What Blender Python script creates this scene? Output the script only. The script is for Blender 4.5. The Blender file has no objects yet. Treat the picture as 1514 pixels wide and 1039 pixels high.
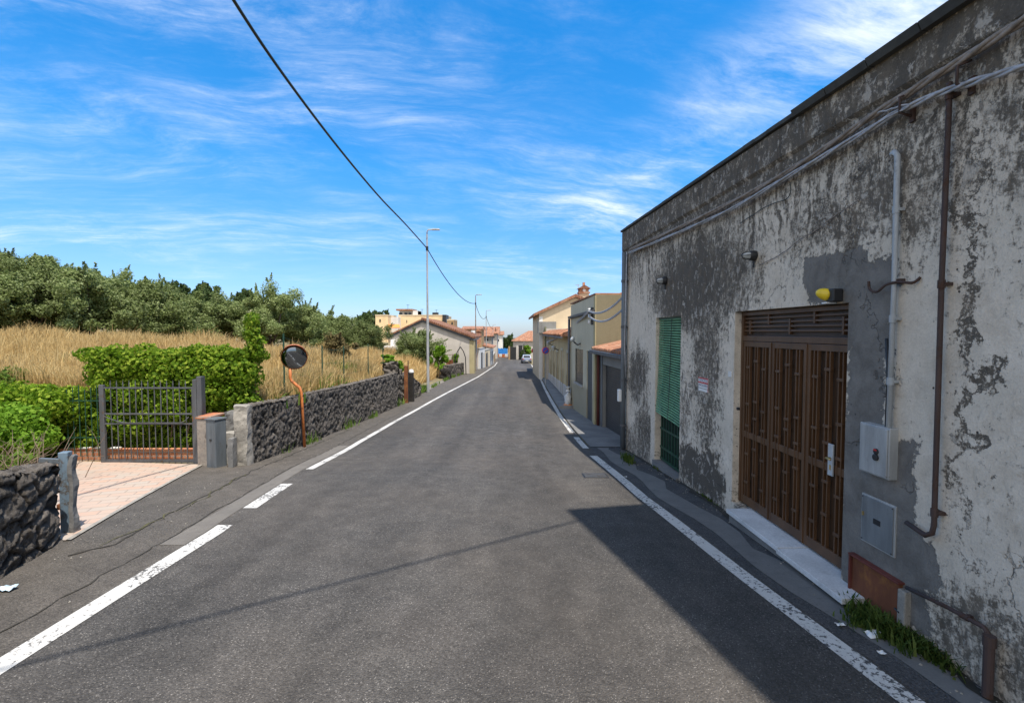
import bpy, math, random
import numpy as np
from mathutils import Vector, Matrix, noise as mn
R = math.radians
random.seed(7)
rng = np.random.default_rng(11)
scene = bpy.context.scene
COL = scene.collection

# ------------------------------------------------------------------ camera
CAMH = 2.35
PITCH = math.atan(29.5 / 720)
cam_d = bpy.data.cameras.new('camera')
cam = bpy.data.objects.new('camera', cam_d)
COL.objects.link(cam)
cam.location = (0, 0, CAMH)
cam.rotation_euler = (R(90) - PITCH, 0, 0)
cam_d.sensor_width = 36
cam_d.lens = 36 * 720 / 1514
cam_d.clip_start = 0.05
cam_d.clip_end = 6000
scene.camera = cam

# ------------------------------------------------------------------ light
SUNV = Vector((0.22, -0.35, 1.0)).normalized()
SUN_EL = math.asin(SUNV.z)
SUN_AZ = math.atan2(SUNV.x, SUNV.y)
sd = bpy.data.lights.new('sun', 'SUN')
sd.energy = 4.0
sd.angle = R(0.5)
sd.color = (1.0, 0.94, 0.86)
so = bpy.data.objects.new('sun', sd)
COL.objects.link(so)
so.rotation_euler = (-SUNV).to_track_quat('-Z', 'Y').to_euler()
scene.view_settings.view_transform = 'Standard'
scene.view_settings.look = 'None'
scene.view_settings.gamma = 1
scene.view_settings.exposure = 0.7


# ------------------------------------------------------------------ node helper
class S:
    """socket wrapper with arithmetic"""
    def __init__(s, t, k): s.t, s.k = t, k
    def _m(s, op, *o, clamp=False):
        n = s.t.nodes.new('ShaderNodeMath'); n.operation = op; n.use_clamp = clamp
        for i, v in enumerate((s,) + o):
            if isinstance(v, S): s.t.links.new(v.k, n.inputs[i])
            else: n.inputs[i].default_value = v
        return S(s.t, n.outputs[0])
    def __add__(s, o): return s._m('ADD', o)
    __radd__ = __add__
    def __sub__(s, o): return s._m('SUBTRACT', o)
    def __rsub__(s, o): return (s * -1.0) + o
    def __mul__(s, o): return s._m('MULTIPLY', o)
    __rmul__ = __mul__
    def __truediv__(s, o): return s._m('DIVIDE', o)
    def pow(s, o): return s._m('POWER', o)
    def abs(s): return s._m('ABSOLUTE')
    def min(s, o): return s._m('MINIMUM', o)
    def max(s, o): return s._m('MAXIMUM', o)
    def clamp(s): return s._m('ADD', 0.0, clamp=True)
    def gt(s, o): return s._m('GREATER_THAN', o)
    def step(s, a, b, x=0.0, y=1.0):
        n = s.t.nodes.new('ShaderNodeMapRange'); n.interpolation_type = 'SMOOTHSTEP'
        s.t.links.new(s.k, n.inputs['Value'])
        n.inputs['From Min'].default_value = a; n.inputs['From Max'].default_value = b
        n.inputs['To Min'].default_value = x; n.inputs['To Max'].default_value = y
        return S(s.t, n.outputs[0])


class Mat:
    def __init__(s, name, world=False):
        if world:
            s.t = world.node_tree
        else:
            s.m = bpy.data.materials.new(name); s.m.use_nodes = True; s.t = s.m.node_tree
        s.t.nodes.clear()
        s._co = None
    def node(s, ty, **kw):
        n = s.t.nodes.new(ty)
        for k, v in kw.items(): setattr(n, k, v)
        return n
    def link(s, a, b): s.t.links.new(a.k if isinstance(a, S) else a, b)
    def setin(s, inp, v):
        if isinstance(v, S): s.t.links.new(v.k, inp)
        elif isinstance(v, (tuple, list)): inp.default_value = tuple(v) + ((1,) if len(v) == 3 and len(inp.default_value) == 4 else ())
        else: inp.default_value = v
    def co(s, what='Object'):
        n = s.node('ShaderNodeTexCoord'); return S(s.t, n.outputs[what])
    def xyz(s, v):
        n = s.node('ShaderNodeSeparateXYZ'); s.link(v, n.inputs[0]); return [S(s.t, o) for o in n.outputs]
    def comb(s, x, y, z):
        n = s.node('ShaderNodeCombineXYZ')
        for i, v in enumerate((x, y, z)): s.setin(n.inputs[i], v)
        return S(s.t, n.outputs[0])
    def scale(s, v, sx, sy, sz, loc=(0, 0, 0)):
        n = s.node('ShaderNodeMapping'); s.link(v, n.inputs[0])
        n.inputs['Scale'].default_value = (sx, sy, sz); n.inputs['Location'].default_value = loc
        return S(s.t, n.outputs[0])
    def noise(s, v, sc, det=4, rough=.55, dist=0, col=False):
        n = s.node('ShaderNodeTexNoise'); s.link(v, n.inputs['Vector'])
        n.inputs['Scale'].default_value = sc; n.inputs['Detail'].default_value = det
        n.inputs['Roughness'].default_value = rough; n.inputs['Distortion'].default_value = dist
        return S(s.t, n.outputs[1 if col else 0])
    def voro(s, v, sc, feat='F1', out='Distance', rand=1):
        n = s.node('ShaderNodeTexVoronoi', feature=feat); s.link(v, n.inputs['Vector'])
        n.inputs['Scale'].default_value = sc; n.inputs['Randomness'].default_value = rand
        return S(s.t, n.outputs[out])
    def vadd(s, a, b, op='ADD'):
        n = s.node('ShaderNodeVectorMath', operation=op); s.link(a, n.inputs[0]); s.setin(n.inputs[1], b)
        return S(s.t, n.outputs[0])
    def mix(s, f, a, b, blend='MIX'):
        n = s.node('ShaderNodeMix', data_type='RGBA', blend_type=blend)
        s.setin(n.inputs[0], f); s.setin(n.inputs[6], a); s.setin(n.inputs[7], b)
        return S(s.t, n.outputs[2])
    def ramp(s, f, stops):
        n = s.node('ShaderNodeValToRGB'); s.link(f, n.inputs[0]); cr = n.color_ramp
        cr.elements[0].position = stops[0][0]; cr.elements[0].color = tuple(stops[0][1]) + (1,)
        cr.elements[1].position = stops[-1][0]; cr.elements[1].color = tuple(stops[-1][1]) + (1,)
        for p, c in stops[1:-1]:
            e = cr.elements.new(p); e.color = tuple(c) + (1,)
        return S(s.t, n.outputs[0])
    def rnd(s):
        return S(s.t, s.node('ShaderNodeNewGeometry').outputs['Random Per Island'])
    def orand(s):
        return S(s.t, s.node('ShaderNodeObjectInfo').outputs['Random'])
    def bump(s, h, st, d=1.0, prev=None):
        n = s.node('ShaderNodeBump'); s.setin(n.inputs['Height'], h)
        n.inputs['Strength'].default_value = st; n.inputs['Distance'].default_value = d
        if prev: s.link(prev, n.inputs['Normal'])
        return S(s.t, n.outputs[0])
    def out(s, col, rough=.8, metal=0, normal=None, trans=None, spec=None, emit=None):
        b = s.node('ShaderNodeBsdfPrincipled')
        s.setin(b.inputs['Base Color'], col); s.setin(b.inputs['Roughness'], rough); s.setin(b.inputs['Metallic'], metal)
        if spec is not None: b.inputs['Specular IOR Level'].default_value = spec
        if normal: s.link(normal, b.inputs['Normal'])
        o = s.node('ShaderNodeOutputMaterial'); sh = b.outputs[0]
        if trans:
            t = s.node('ShaderNodeBsdfTranslucent'); s.setin(t.inputs[0], trans[1])
            mx = s.node('ShaderNodeMixShader'); mx.inputs[0].default_value = trans[0]
            s.t.links.new(sh, mx.inputs[1]); s.t.links.new(t.outputs[0], mx.inputs[2]); sh = mx.outputs[0]
        s.t.links.new(sh, o.inputs[0])
        return s.m


# ------------------------------------------------------------------ world
W = bpy.data.worlds.new('World'); scene.world = W; W.use_nodes = True
w = Mat('w', world=W)
sky = w.node('ShaderNodeTexSky', sky_type='NISHITA')
sky.sun_disc = False; sky.sun_elevation = SUN_EL; sky.sun_rotation = SUN_AZ
sky.altitude = 0; sky.air_density = 1.0; sky.dust_density = 0.3; sky.ozone_density = 1.5
SKY = S(w.t, sky.outputs[0])
d3 = w.co('Generated')
dx, dy, dz = w.xyz(d3)
el = dz.max(0.0)
tint = w.ramp(el, [(0, (.52, .64, .95)), (.12, (.46, .72, 1.06)), (.3, (.24, .84, 1.25)), (.6, (.08, .90, 1.45)), (1, (.7, .9, 1.0))])
base = w.mix(1.0, SKY, tint, 'MULTIPLY')
den = dz.max(0.0) + 0.16
cx_, cy_ = dx / den, dy / den
cp = w.comb(cx_, cy_, 0.3)
warp = w.noise(cp, .8, 3, .5, 0, col=True)
wc = w.vadd(cp, w.vadd(w.vadd(warp, (-.5, -.5, -.5)), (.7, .7, .7), 'MULTIPLY'))
rot = w.node('ShaderNodeVectorRotate', rotation_type='Z_AXIS'); w.link(wc, rot.inputs['Vector']); rot.inputs['Angle'].default_value = R(-14)
wr_ = S(w.t, rot.outputs[0])
n1 = w.noise(w.scale(wr_, .8, 1.5, 1, (3.1, 1.7, 0)), 1.1, 9, .70, .2)
n2 = w.noise(w.scale(wc, .35, .6, 1, (7.7, 4.1, 2)), 1.1, 3, .5)
n3 = w.noise(w.scale(wr_, 1.6, 7.5, 1, (1, 2, 5)), 1.2, 9, .72, .25)
cl = (n1.step(.38, .76) * n2.step(.32, .60) * (n3.step(.34, .72) * .75 + .16))
cl = (cl * 1.15 * dz.step(.0, .16)).clamp()
# brighter bank towards the right
bank = w.comb(dx - .58, (dz - .47) * 1.0 - (dx - .58) * .32, (dy - .74) * .4)
bl = w.node('ShaderNodeVectorMath', operation='LENGTH'); w.link(w.vadd(bank, (1, 2.6, 1), 'MULTIPLY'), bl.inputs[0])
bk = S(w.t, bl.outputs['Value']).step(.42, .02) * n1.step(.33, .62) * (n3 * .8 + .5)
cl = (cl + bk * .95).clamp()
# unseen bright cloud deck, added behind the viewer as neutral fill for the shade
bd_ = (n2.step(.30, .55) * .35 + .62) * dy.step(-.02, -.45) * dz.step(.02, .2)
withc = w.mix(bd_, w.mix(cl, base, (6.6, 6.9, 7.3)), (7.6, 7.3, 6.9))
bg = w.node('ShaderNodeBackground'); w.link(withc, bg.inputs[0]); bg.inputs[1].default_value = .115
wo = w.node('ShaderNodeOutputWorld'); w.link(bg.outputs[0], wo.inputs[0])

# ------------------------------------------------------------------ ground profile and pixel helpers
_hp = [(-50, 2.35), (0, 2.35), (3, 2.4), (5, 2.47), (7, 2.55), (9, 2.68), (12, 2.93), (16, 3.12), (20, 3.27), (28, 3.52),
       (40, 3.95), (57, 4.6), (75, 5.2), (90, 5.6), (110, 5.9), (140, 6.2), (200, 7), (400, 11), (3000, 40)]
YS = np.concatenate([np.arange(-20, 60, .5), np.arange(60, 200, 2.), np.geomspace(200, 3000, 14)])
_raw = np.interp(YS, [a for a, b in _hp], [b for a, b in _hp])
_k = np.array([1, 2, 3, 2, 1.]) / 9
_sm = np.convolve(np.pad(_raw, 2, mode='edge'), _k, 'valid')
_sm[YS > 58] = _raw[YS > 58]
ZS = CAMH - _sm
def GZ(y): return float(np.interp(y, YS, ZS))
def ray(px, py):
    x = (px - 757) / 720; u = (519.5 - py) / 720
    return Vector((x, math.cos(PITCH) + u * math.sin(PITCH), -math.sin(PITCH) + u * math.cos(PITCH)))
_ts = np.concatenate([np.linspace(.5, 60, 4000), np.linspace(60, 400, 4000)])
def gnd(px, py):
    d = ray(px, py)
    z = CAMH + _ts * d.z - np.interp(_ts * d.y, YS, ZS)
    t = _ts[int(np.argmax(z < 0))]
    return Vector((d.x * t, d.y * t, CAMH + d.z * t))
def atY(px, py, Y):
    d = ray(px, py); t = Y / d.y
    return Vector((d.x * t, Y, CAMH + d.z * t))

# ------------------------------------------------------------------ mesh helpers
def setp(o, label=None, cat=None, group=None, kind=None):
    for k, v in (('label', label), ('category', cat), ('group', group), ('kind', kind)):
        if v: o[k] = v
    return o
def link(o, parent=None):
    COL.objects.link(o)
    if parent: o.parent = parent
    return o
def thing(name, label, cat, loc=(0, 0, 0), rz=0, group=None):
    o = bpy.data.objects.new(name, None); o.empty_display_size = .2
    o.location = loc; o.rotation_euler = (0, 0, rz)
    link(o); return setp(o, label, cat, group)
def mesh_np(name, V, F, mat, parent=None, smooth=False, loc=None, attr=None):
    V = np.asarray(V, dtype=np.float32); F = np.asarray(F, dtype=np.int32)
    me = bpy.data.meshes.new(name); k = F.shape[1]
    me.vertices.add(len(V)); me.vertices.foreach_set('co', V.ravel())
    me.loops.add(F.size); me.loops.foreach_set('vertex_index', F.ravel())
    me.polygons.add(len(F)); me.polygons.foreach_set('loop_start', np.arange(len(F), dtype=np.int32) * k)
    me.polygons.foreach_set('loop_total', np.full(len(F), k, dtype=np.int32))
    if attr is not None:
        a = me.attributes.new('val', 'FLOAT', 'POINT'); a.data.foreach_set('value', np.asarray(attr, dtype=np.float32))
    me.update(calc_edges=True)
    if smooth: me.polygons.foreach_set('use_smooth', np.ones(len(F), dtype=bool))
    me.materials.append(mat)
    o = bpy.data.objects.new(name, me)
    if loc is not None: o.location = loc
    return link(o, parent)


class MB:
    def __init__(s): s.v = []; s.f = []
    def add(s, vs, fs):
        b = len(s.v); s.v += [tuple(p) for p in vs]; s.f += [tuple(b + i for i in f) for f in fs]; return s
    def box(s, x0, x1, y0, y1, z0, z1, M=None, taper=0):
        vs = [Vector((x, y, z)) for z in (z0, z1) for y in (y0, y1) for x in (x0, x1)]
        if taper:
            cx, cy = (x0 + x1) / 2, (y0 + y1) / 2
            for p in vs[4:]: p.x = cx + (p.x - cx) * (1 - taper); p.y = cy + (p.y - cy) * (1 - taper)
        if M is not None: vs = [M @ p for p in vs]
        return s.add(vs, [(0, 2, 3, 1), (4, 5, 7, 6), (0, 1, 5, 4), (2, 6, 7, 3), (0, 4, 6, 2), (1, 3, 7, 5)])
    def quad(s, a, b, c, d): return s.add([a, b, c, d], [(0, 1, 2, 3)])
    def prism(s, poly, off):
        """closed polygon (list of points) extruded by vector"""
        off = Vector(off); n = len(poly); p = [Vector(q) for q in poly]
        vs = p + [q + off for q in p]
        fs = [tuple(range(n))[::-1], tuple(range(n, 2 * n))] + [(i, (i + 1) % n, n + (i + 1) % n, n + i) for i in range(n)]
        return s.add(vs, fs)
    def tube(s, pts, r, n=8, cap=True):
        pts = [Vector(p) for p in pts]; m = len(pts)
        rs = r if isinstance(r, (list, tuple)) else [r] * m
        vs = []; a = None
        tg = [(pts[min(i + 1, m - 1)] - pts[max(i - 1, 0)]).normalized() for i in range(m)]
        for i, p in enumerate(pts):
            t = tg[i]
            if a is None:
                a = t.cross(Vector((0, 0, 1)) if abs(t.z) < .9 else Vector((1, 0, 0))).normalized()
            else:
                a = a - t * a.dot(t)                      # carried along without twisting
                a = a.normalized() if a.length > 1e-5 else t.cross(Vector((1, .1, .3))).normalized()
            b = t.cross(a).normalized()
            # widen the ring at sharp bends so the pipe keeps its thickness
            w_ = 1.0
            if 0 < i < m - 1:
                c = max(.6, (pts[i] - pts[i - 1]).normalized().dot(t)); w_ = 1 / c if m < 12 else 1.0
            for k in range(n):
                th = 2 * math.pi * k / n
                vs.append(p + (a * math.cos(th) + b * math.sin(th)) * rs[i] * (1 + (w_ - 1) * .5))
        fs = [(i * n + k, i * n + (k + 1) % n, (i + 1) * n + (k + 1) % n, (i + 1) * n + k) for i in range(m - 1) for k in range(n)]
        if cap: fs += [tuple(range(n))[::-1], tuple(range((m - 1) * n, m * n))]
        return s.add(vs, fs)
    def lathe(s, prof, n=16, M=None):
        """profile of (r, z) revolved about z"""
        vs = []
        for r, z in prof:
            for k in range(n):
                th = 2 * math.pi * k / n; p = Vector((r * math.cos(th), r * math.sin(th), z))
                vs.append(M @ p if M is not None else p)
        m = len(prof)
        fs = [(i * n + k, i * n + (k + 1) % n, (i + 1) * n + (k + 1) % n, (i + 1) * n + k) for i in range(m - 1) for k in range(n)]
        fs += [tuple(range(n))[::-1], tuple(range((m - 1) * n, m * n))]
        return s.add(vs, fs)
    def build(s, name, mat, parent=None, smooth=False, bevel=0, loc=None):
        me = bpy.data.meshes.new(name); me.from_pydata(s.v, [], s.f); me.update()
        me.materials.append(mat)
        if smooth:
            for p in me.polygons: p.use_smooth = True
        o = bpy.data.objects.new(name, me)
        if loc is not None: o.location = loc
        link(o, parent)
        if bevel:
            b = o.modifiers.new('bevel', 'BEVEL'); b.width = bevel; b.segments = 2; b.limit_method = 'ANGLE'; b.angle_limit = R(40)
        return o


def text_mesh(name, body, size, mat, parent, M):
    cu = bpy.data.curves.new(name, 'FONT'); cu.body = body; cu.size = size; cu.extrude = .0008
    cu.align_x = 'CENTER'; cu.align_y = 'CENTER'
    o = bpy.data.objects.new(name, cu); COL.objects.link(o)
    bpy.context.view_layer.update()
    me = bpy.data.meshes.new_from_object(o.evaluated_get(bpy.context.evaluated_depsgraph_get()))
    bpy.data.objects.remove(o); me.transform(M); me.name = name
    me.materials.clear(); me.materials.append(mat)
    return link(bpy.data.objects.new(name, me), parent)


def holed(mb, x0, x1, ztop, z0, holes, depth, seg=.0):
    """front face on y=0 (outward +y) with rectangular holes and reveals; ztop is a function of x"""
    xs = sorted({x0, x1, *[h[0] for h in holes], *[h[1] for h in holes]})
    zs = sorted({z0, *[h[2] for h in holes], *[h[3] for h in holes]}) + [None]
    zz = lambda x, z: ztop(x) if z is None else z
    for i in range(len(xs) - 1):
        for j in range(len(zs) - 1):
            a, b, c, d = xs[i], xs[i + 1], zs[j], zs[j + 1]
            if any(h[0] <= a and b <= h[1] and h[2] <= c and d is not None and d <= h[3] for h in holes): continue
            mb.quad((a, 0, zz(a, c)), (a, 0, zz(a, d)), (b, 0, zz(b, d)), (b, 0, zz(b, c)))
    for a, b, c, d in holes:
        mb.quad((a, 0, c), (a, -depth, c), (a, -depth, d), (a, 0, d))
        mb.quad((b, 0, c), (b, 0, d), (b, -depth, d), (b, -depth, c))
        mb.quad((a, 0, d), (a, -depth, d), (b, -depth, d), (b, 0, d))
        mb.quad((a, 0, c), (b, 0, c), (b, -depth, c), (a, -depth, c))
    return mb


# ------------------------------------------------------------------ materials
def simple(name, c, rough=.7, metal=0, var=.15, sc=6, bump=0, bsc=60, spec=None):
    m = Mat(name); v = m.co()
    n = m.noise(v, sc, 5, .6)
    col = m.mix(n.step(.25, .75), tuple(x * (1 - var) for x in c), tuple(min(1, x * (1 + var)) for x in c))
    nn = m.bump(m.noise(v, bsc, 3, .6), bump, .01) if bump else None
    return m.out(col, rough, metal, nn, spec=spec)

def asphalt(name, lo, hi, tint, lanes=True, bright=.25):
    m = Mat(name); v = m.co(); x, y, z = m.xyz(v)
    vc = m.voro(v, 84, out='Color'); r, g, b = m.xyz(vc)
    vd = m.voro(v, 84)
    big = m.noise(v, .35, 4, .55); mid = m.noise(v, 3.2, 5, .65); fine = m.noise(v, 45, 3, .7)
    base = m.mix(r, tuple(c * .6 for c in lo), tuple(c * 1.35 for c in lo))
    base = m.mix(g.step(.80, 1.0) * bright * 2.4 * vd.step(.6, .2), base, (.42, .39, .35))
    base = m.mix(big.step(.3, .7) * .75, base, m.mix(.5, base, tint))
    k = mid.step(.25, .75, .8, 1.2)
    if lanes:
        st = m.noise(m.scale(v, 1.15, .045, 1), 1, 3, .5)
        k = k * st.step(.3, .7, .80, 1.16) * m.noise(m.scale(v, .8, .25, 1), 1, 6, .7).step(.3, .7, .86, 1.1)
        ox = m.noise(m.scale(v, .0, .15, 0), 1, 1, .5)
    k = k * fine.step(.2, .8, .78, 1.22)
    col = m.mix(1.0, base, m.comb(k, k, k), 'MULTIPLY')
    if lanes:
        oil = m.noise(m.scale(v, 1.6, .5, 1), 1.3, 5, .6).step(.62, .74)
        col = m.mix(oil * .35, col, (.035, .034, .034))
    h = m.bump(vd * -1.0 + fine * .5, .85, .012)
    return m.out(col, .82, 0, h, spec=.35)
M_ROAD = asphalt('road_asphalt', (.070, .065, .059), 0, (.108, .090, .072))
M_SHOULDER = asphalt('shoulder_asphalt', (.092, .082, .070), 0, (.125, .104, .082), False, .14)
M_WALK = asphalt('pavement_asphalt', (.075, .073, .072), 0, (.05, .05, .052), False, .08)

def paint():
    m = Mat('road_paint'); v = m.co()
    n = m.noise(v, 26, 6, .72); n2 = m.noise(v, 2.1, 3, .5); vd = m.voro(v, 95)
    worn = (n + (n2 - .5) * .45).step(.535, .60)
    col = m.mix(worn, m.mix(n2, (.50, .485, .445), (.66, .64, .60)), (.075, .072, .068))
    dirt = m.noise(v, 8, 5, .65).step(.45, .75)
    col = m.mix(dirt * .3, col, (.28, .26, .23))
    return m.out(col, .75, 0, m.bump(vd * -1.0, .45, .01))
M_PAINT = paint()

def concrete(name, c1, c2, stain=(.12, .11, .1), sc=1.5, amt=.6, b=.3):
    m = Mat(name); v = m.co()
    a = m.noise(v, sc, 6, .62); f = m.noise(v, sc * 22, 4, .65); s = m.noise(v, sc * 3.1, 7, .7, .4)
    col = m.mix(a.step(.3, .7), c1, c2)
    col = m.mix(s.step(.52, .75) * amt, col, stain)
    k = f.step(.2, .8, .85, 1.12)
    col = m.mix(1.0, col, m.comb(k, k, k), 'MULTIPLY')
    return m.out(col, .9, 0, m.bump(f + s * .6, b, .01))
M_CONC = concrete('concrete', (.30, .285, .26), (.40, .385, .35))
M_CONCD = concrete('dark_concrete', (.13, .128, .125), (.2, .195, .185))
M_PALEST = concrete('pale_stone', (.24, .22, .19), (.38, .35, .30), (.08, .075, .07), 5, .9, .8)

def soil():
    m = Mat('soil'); v = m.co()
    a = m.noise(v, .6, 6, .6); f = m.noise(v, 14, 5, .7)
    col = m.ramp(a, [(.3, (.16, .12, .07)), (.5, (.24, .19, .1)), (.7, (.10, .12, .04))])
    k = f.step(.2, .8, .6, 1.3)
    return m.out(m.mix(1.0, col, m.comb(k, k, k), 'MULTIPLY'), .95, 0, m.bump(f, .8, .05))
M_SOIL = soil()

def plaster():
    """weathered lime plaster; object x runs along the wall, z up"""
    m = Mat('weathered_plaster'); v = m.co(); x, y, z = m.xyz(v)
    warpn = m.noise(v, 1.7, 5, .6, 0, col=True)
    wv = m.vadd(v, m.vadd(m.vadd(warpn, (-.5, -.5, -.5)), (.5, .5, .5), 'MULTIPLY'))
    lg = m.noise(wv, .9, 4, .6)
    md = m.noise(wv, 3.4, 8, .68)
    fn = m.noise(v, 17, 8, .72)
    ff = m.noise(v, 60, 5, .7)
    run = m.noise(m.scale(wv, 5.5, 1, .55), 1.5, 8, .68)        # vertical runs
    run2 = m.noise(m.scale(wv, 17, 1, 1.3), 1.1, 6, .7)
    w1 = m.noise(v, 2.6, 7, .7, 0, col=True); wr, wg, wb = m.xyz(w1)
    wx_ = x + (wr - .5) * 1.5; wz_ = z + (wg - .5) * 1.5
    def blob(cx, cz, rx, rz, soft=.6):
        a = ((wx_ - cx) / rx); b = ((wz_ - cz) / rz)
        r = (a * a + b * b).pow(.5)
        return r.step(1 + soft * .5, 1 - soft)
    base = m.ramp(md, [(.25, (.38, .31, .235)), (.42, (.60, .515, .41)), (.6, (.72, .63, .515)), (.8, (.80, .72, .615))])
    base = m.mix(lg.step(.4, .65) * .5, base, (.56, .50, .41))
    base = m.mix(fn.step(.55, .78) * .55, base, (.26, .235, .205))
    # mould: heavy at the parapet band, runs below it
    drip = m.noise(m.scale(wv, 7, 1, .42), 1.2, 7, .66)
    top = (z.step(3.55, 4.3) * (md * 1.2 + .25)).max(z.step(2.3, 4.2) * drip.step(.42, .6) * .85)
    mask = top * .58
    for b_ in ((8.2, 3.15, 2.4, 1.0, .8, .62), (7.55, 1.75, .65, 1.7, .8, .42), (8.5, 2.6, .8, 1.3, .9, .2), (11.8, 4.0, .9, .7, .8, .3),
               (4.4, 3.45, 1.5, .5, .8, .40), (3.40, 2.6, .06, 2.3, .9, .5), (2.95, 3.7, .4, .7, .9, .40), (3.75, 3.7, .25, .6, .9, .32),
               (11.15, 1.35, 1.0, .75, .7, .50), (10.6, .2, .8, .8, .7, .45), (12.3, 2.5, .25, 3.5, .5, .6),
               (7.6, .12, 1.0, .38, .6, .95), (9.3, .1, .4, .5, .6, .5), (3.0, .2, 1.6, .6, .9, .36), (2.6, 1.2, .6, .8, .9, .12), (8.35, .9, .3, .8, .7, .35)):
        mask = mask.max(blob(*b_[:5]) * b_[5])
    low = z.step(.35, -.15) * .35
    mask = mask.max(low)
    fleck = m.noise(m.scale(v, 22, 1, 9), 1, 6, .7, .7)
    run_mix = run * .28 + md * .28 + fleck * .44
    clean = ((x - 9.98).abs() * -1.0 + .16).min(z * -1.0 + 2.7).step(-.03, .03).max((((x - 6.72).abs() * -1.0 + .12).min(z * -1.0 + 2.6)).step(-.03, .03))
    mask = mask * (clean * -.75 + 1.0)
    mould = (run_mix + mask * .44 + (fn - .5) * .6 + (ff - .5) * .36).step(.545, .715)
    haze_ = (run * .5 + md * .5 + mask * .5).step(.55, .85)
    sp = (m.noise(wv, 9, 9, .75) + mask * .30 + (ff - .5) * .2).step(.64, .70)
    drk = m.noise(m.scale(v, 4, 1, 1.5), 1, 6, .7).step(.4, .62)
    mcol = m.mix((run2 * .5 + fn * .5).step(.35, .65), (.016, .013, .010), (.080, .063, .045))
    mcol = m.mix(drk * .2, mcol, (.27, .225, .17))
    base = m.mix(haze_ * .55, base, (.34, .28, .205))
    col = m.mix(mould * .9, base, mcol)
    col = m.mix(sp * .75, col, m.mix(ff, (.04, .037, .033), (.16, .14, .115)))
    # flakes where the old skim still shows inside the mould
    fl = (m.noise(m.scale(wv, 1, 1, .6), 8.5, 8, .72, .5)).step(.56, .60) * mask.step(.1, .4)
    col = m.mix(fl * .8, col, (.48, .43, .365))
    # brown runs
    br = (run2 * .7 + run * .5 + mask * .1).step(.66, .8) * z.step(.8, 2.4)
    col = m.mix(br * .35, col, (.17, .125, .085))
    # bare cement render round the garage door
    def sq(cx, cz, rx, rz): return ((x - cx).abs() * -1.0 + rx).min((z - cz).abs() * -1.0 + rz)
    ed = (md - .5) * .8 + (lg - .5) * .5 + (fn - .5) * .22
    cem = sq(4.32, 1.35, .22, 1.5) + ed * .5
    for q in ((4.2, .85, .42, .62), (4.75, 2.86, .42, .22), (4.12, .35, .5, .35), (4.35, 2.55, .3, .4), (3.95, .3, .33, .2)):
        cem = cem.max(sq(*q) + ed * .6)
    cemf = cem.step(-.012, .012)
    cemc = m.mix(md.step(.3, .7), (.125, .115, .102), (.215, .20, .18))
    cemc = m.mix(fn.step(.6, .75) * .6, cemc, (.09, .088, .085))
    col = m.mix(cemf, col, cemc)
    # pits and hairline cracks
    pit = m.voro(v, 9, out='Distance').step(.10, .05) * m.noise(v, 1.3, 2).step(.5, .6)
    col = m.mix(pit, col, (.07, .062, .055))
    cr = m.voro(m.vadd(wv, m.vadd(warpn, (.6, .6, .6), 'MULTIPLY')), .5, 'DISTANCE_TO_EDGE').step(.005, .0015) * m.noise(v, .8, 2).step(.52, .58)
    col = m.mix(cr * .5, col, (.06, .052, .045))
    k = ff.step(.2, .8, .86, 1.12)
    col = m.mix(1.0, col, m.comb(k, k, k), 'MULTIPLY')
    h = m.bump(fn * .5 + ff * .25 + mould * -.25 + fl * .5 + cemf * -.6 + pit * -1.2 + cr * -1.0 + md * .8, .75, .02)
    return m.out(col, .92, 0, h, spec=.25)
M_PLASTER = plaster()

def render_wall(name, c, dirt=(.2, .18, .15), amt=.5, zlow=None):
    m = Mat(name); v = m.co(); x, y, z = m.xyz(v)
    a = m.noise(v, .8, 5, .6); f = m.noise(v, 26, 4, .65)
    run = m.noise(m.scale(v, 4, 4, .35), 1.2, 6, .65)
    col = m.mix(a.step(.3, .7), tuple(q * .9 for q in c), tuple(q * 1.07 for q in c))
    col = m.mix(run.step(.5, .78) * amt, col, dirt)
    if zlow is not None:
        col = m.mix((z + (m.noise(v, 3, 5, .6) - .5) * .7).step(zlow + .35, zlow) * .7, col, dirt)
    k = f.step(.2, .8, .93, 1.06)
    col = m.mix(1.0, col, m.comb(k, k, k), 'MULTIPLY')
    return m.out(col, .9, 0, m.bump(f, .25, .01), spec=.2)
M_OLIVE = render_wall('olive_beige_render', (.50, .455, .335), (.25, .22, .15), .3, .1)
M_OLIVE2 = render_wall('ochre_render', (.40, .345, .20), (.22, .19, .12), .3)
M_CREAM = render_wall('cream_render', (.62, .50, .34), (.42, .33, .22), .35)
M_OCHRE = render_wall('warm_ochre_render', (.50, .40, .23), (.2, .17, .12), .4)
M_GREYW = render_wall('grey_house_render', (.50, .46, .41), (.34, .30, .26), .45)
M_WHITEW = render_wall('white_render', (.70, .68, .64), (.4, .37, .33), .35)
M_APRICOT = render_wall('apricot_render', (.78, .58, .34), (.6, .4, .25), .2)
M_TAN = render_wall('tan_render', (.38, .25, .13), (.2, .14, .09), .4)
M_PLAINGREY = render_wall('plain_grey_render', (.24, .235, .22), (.12, .115, .11), .5)

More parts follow.
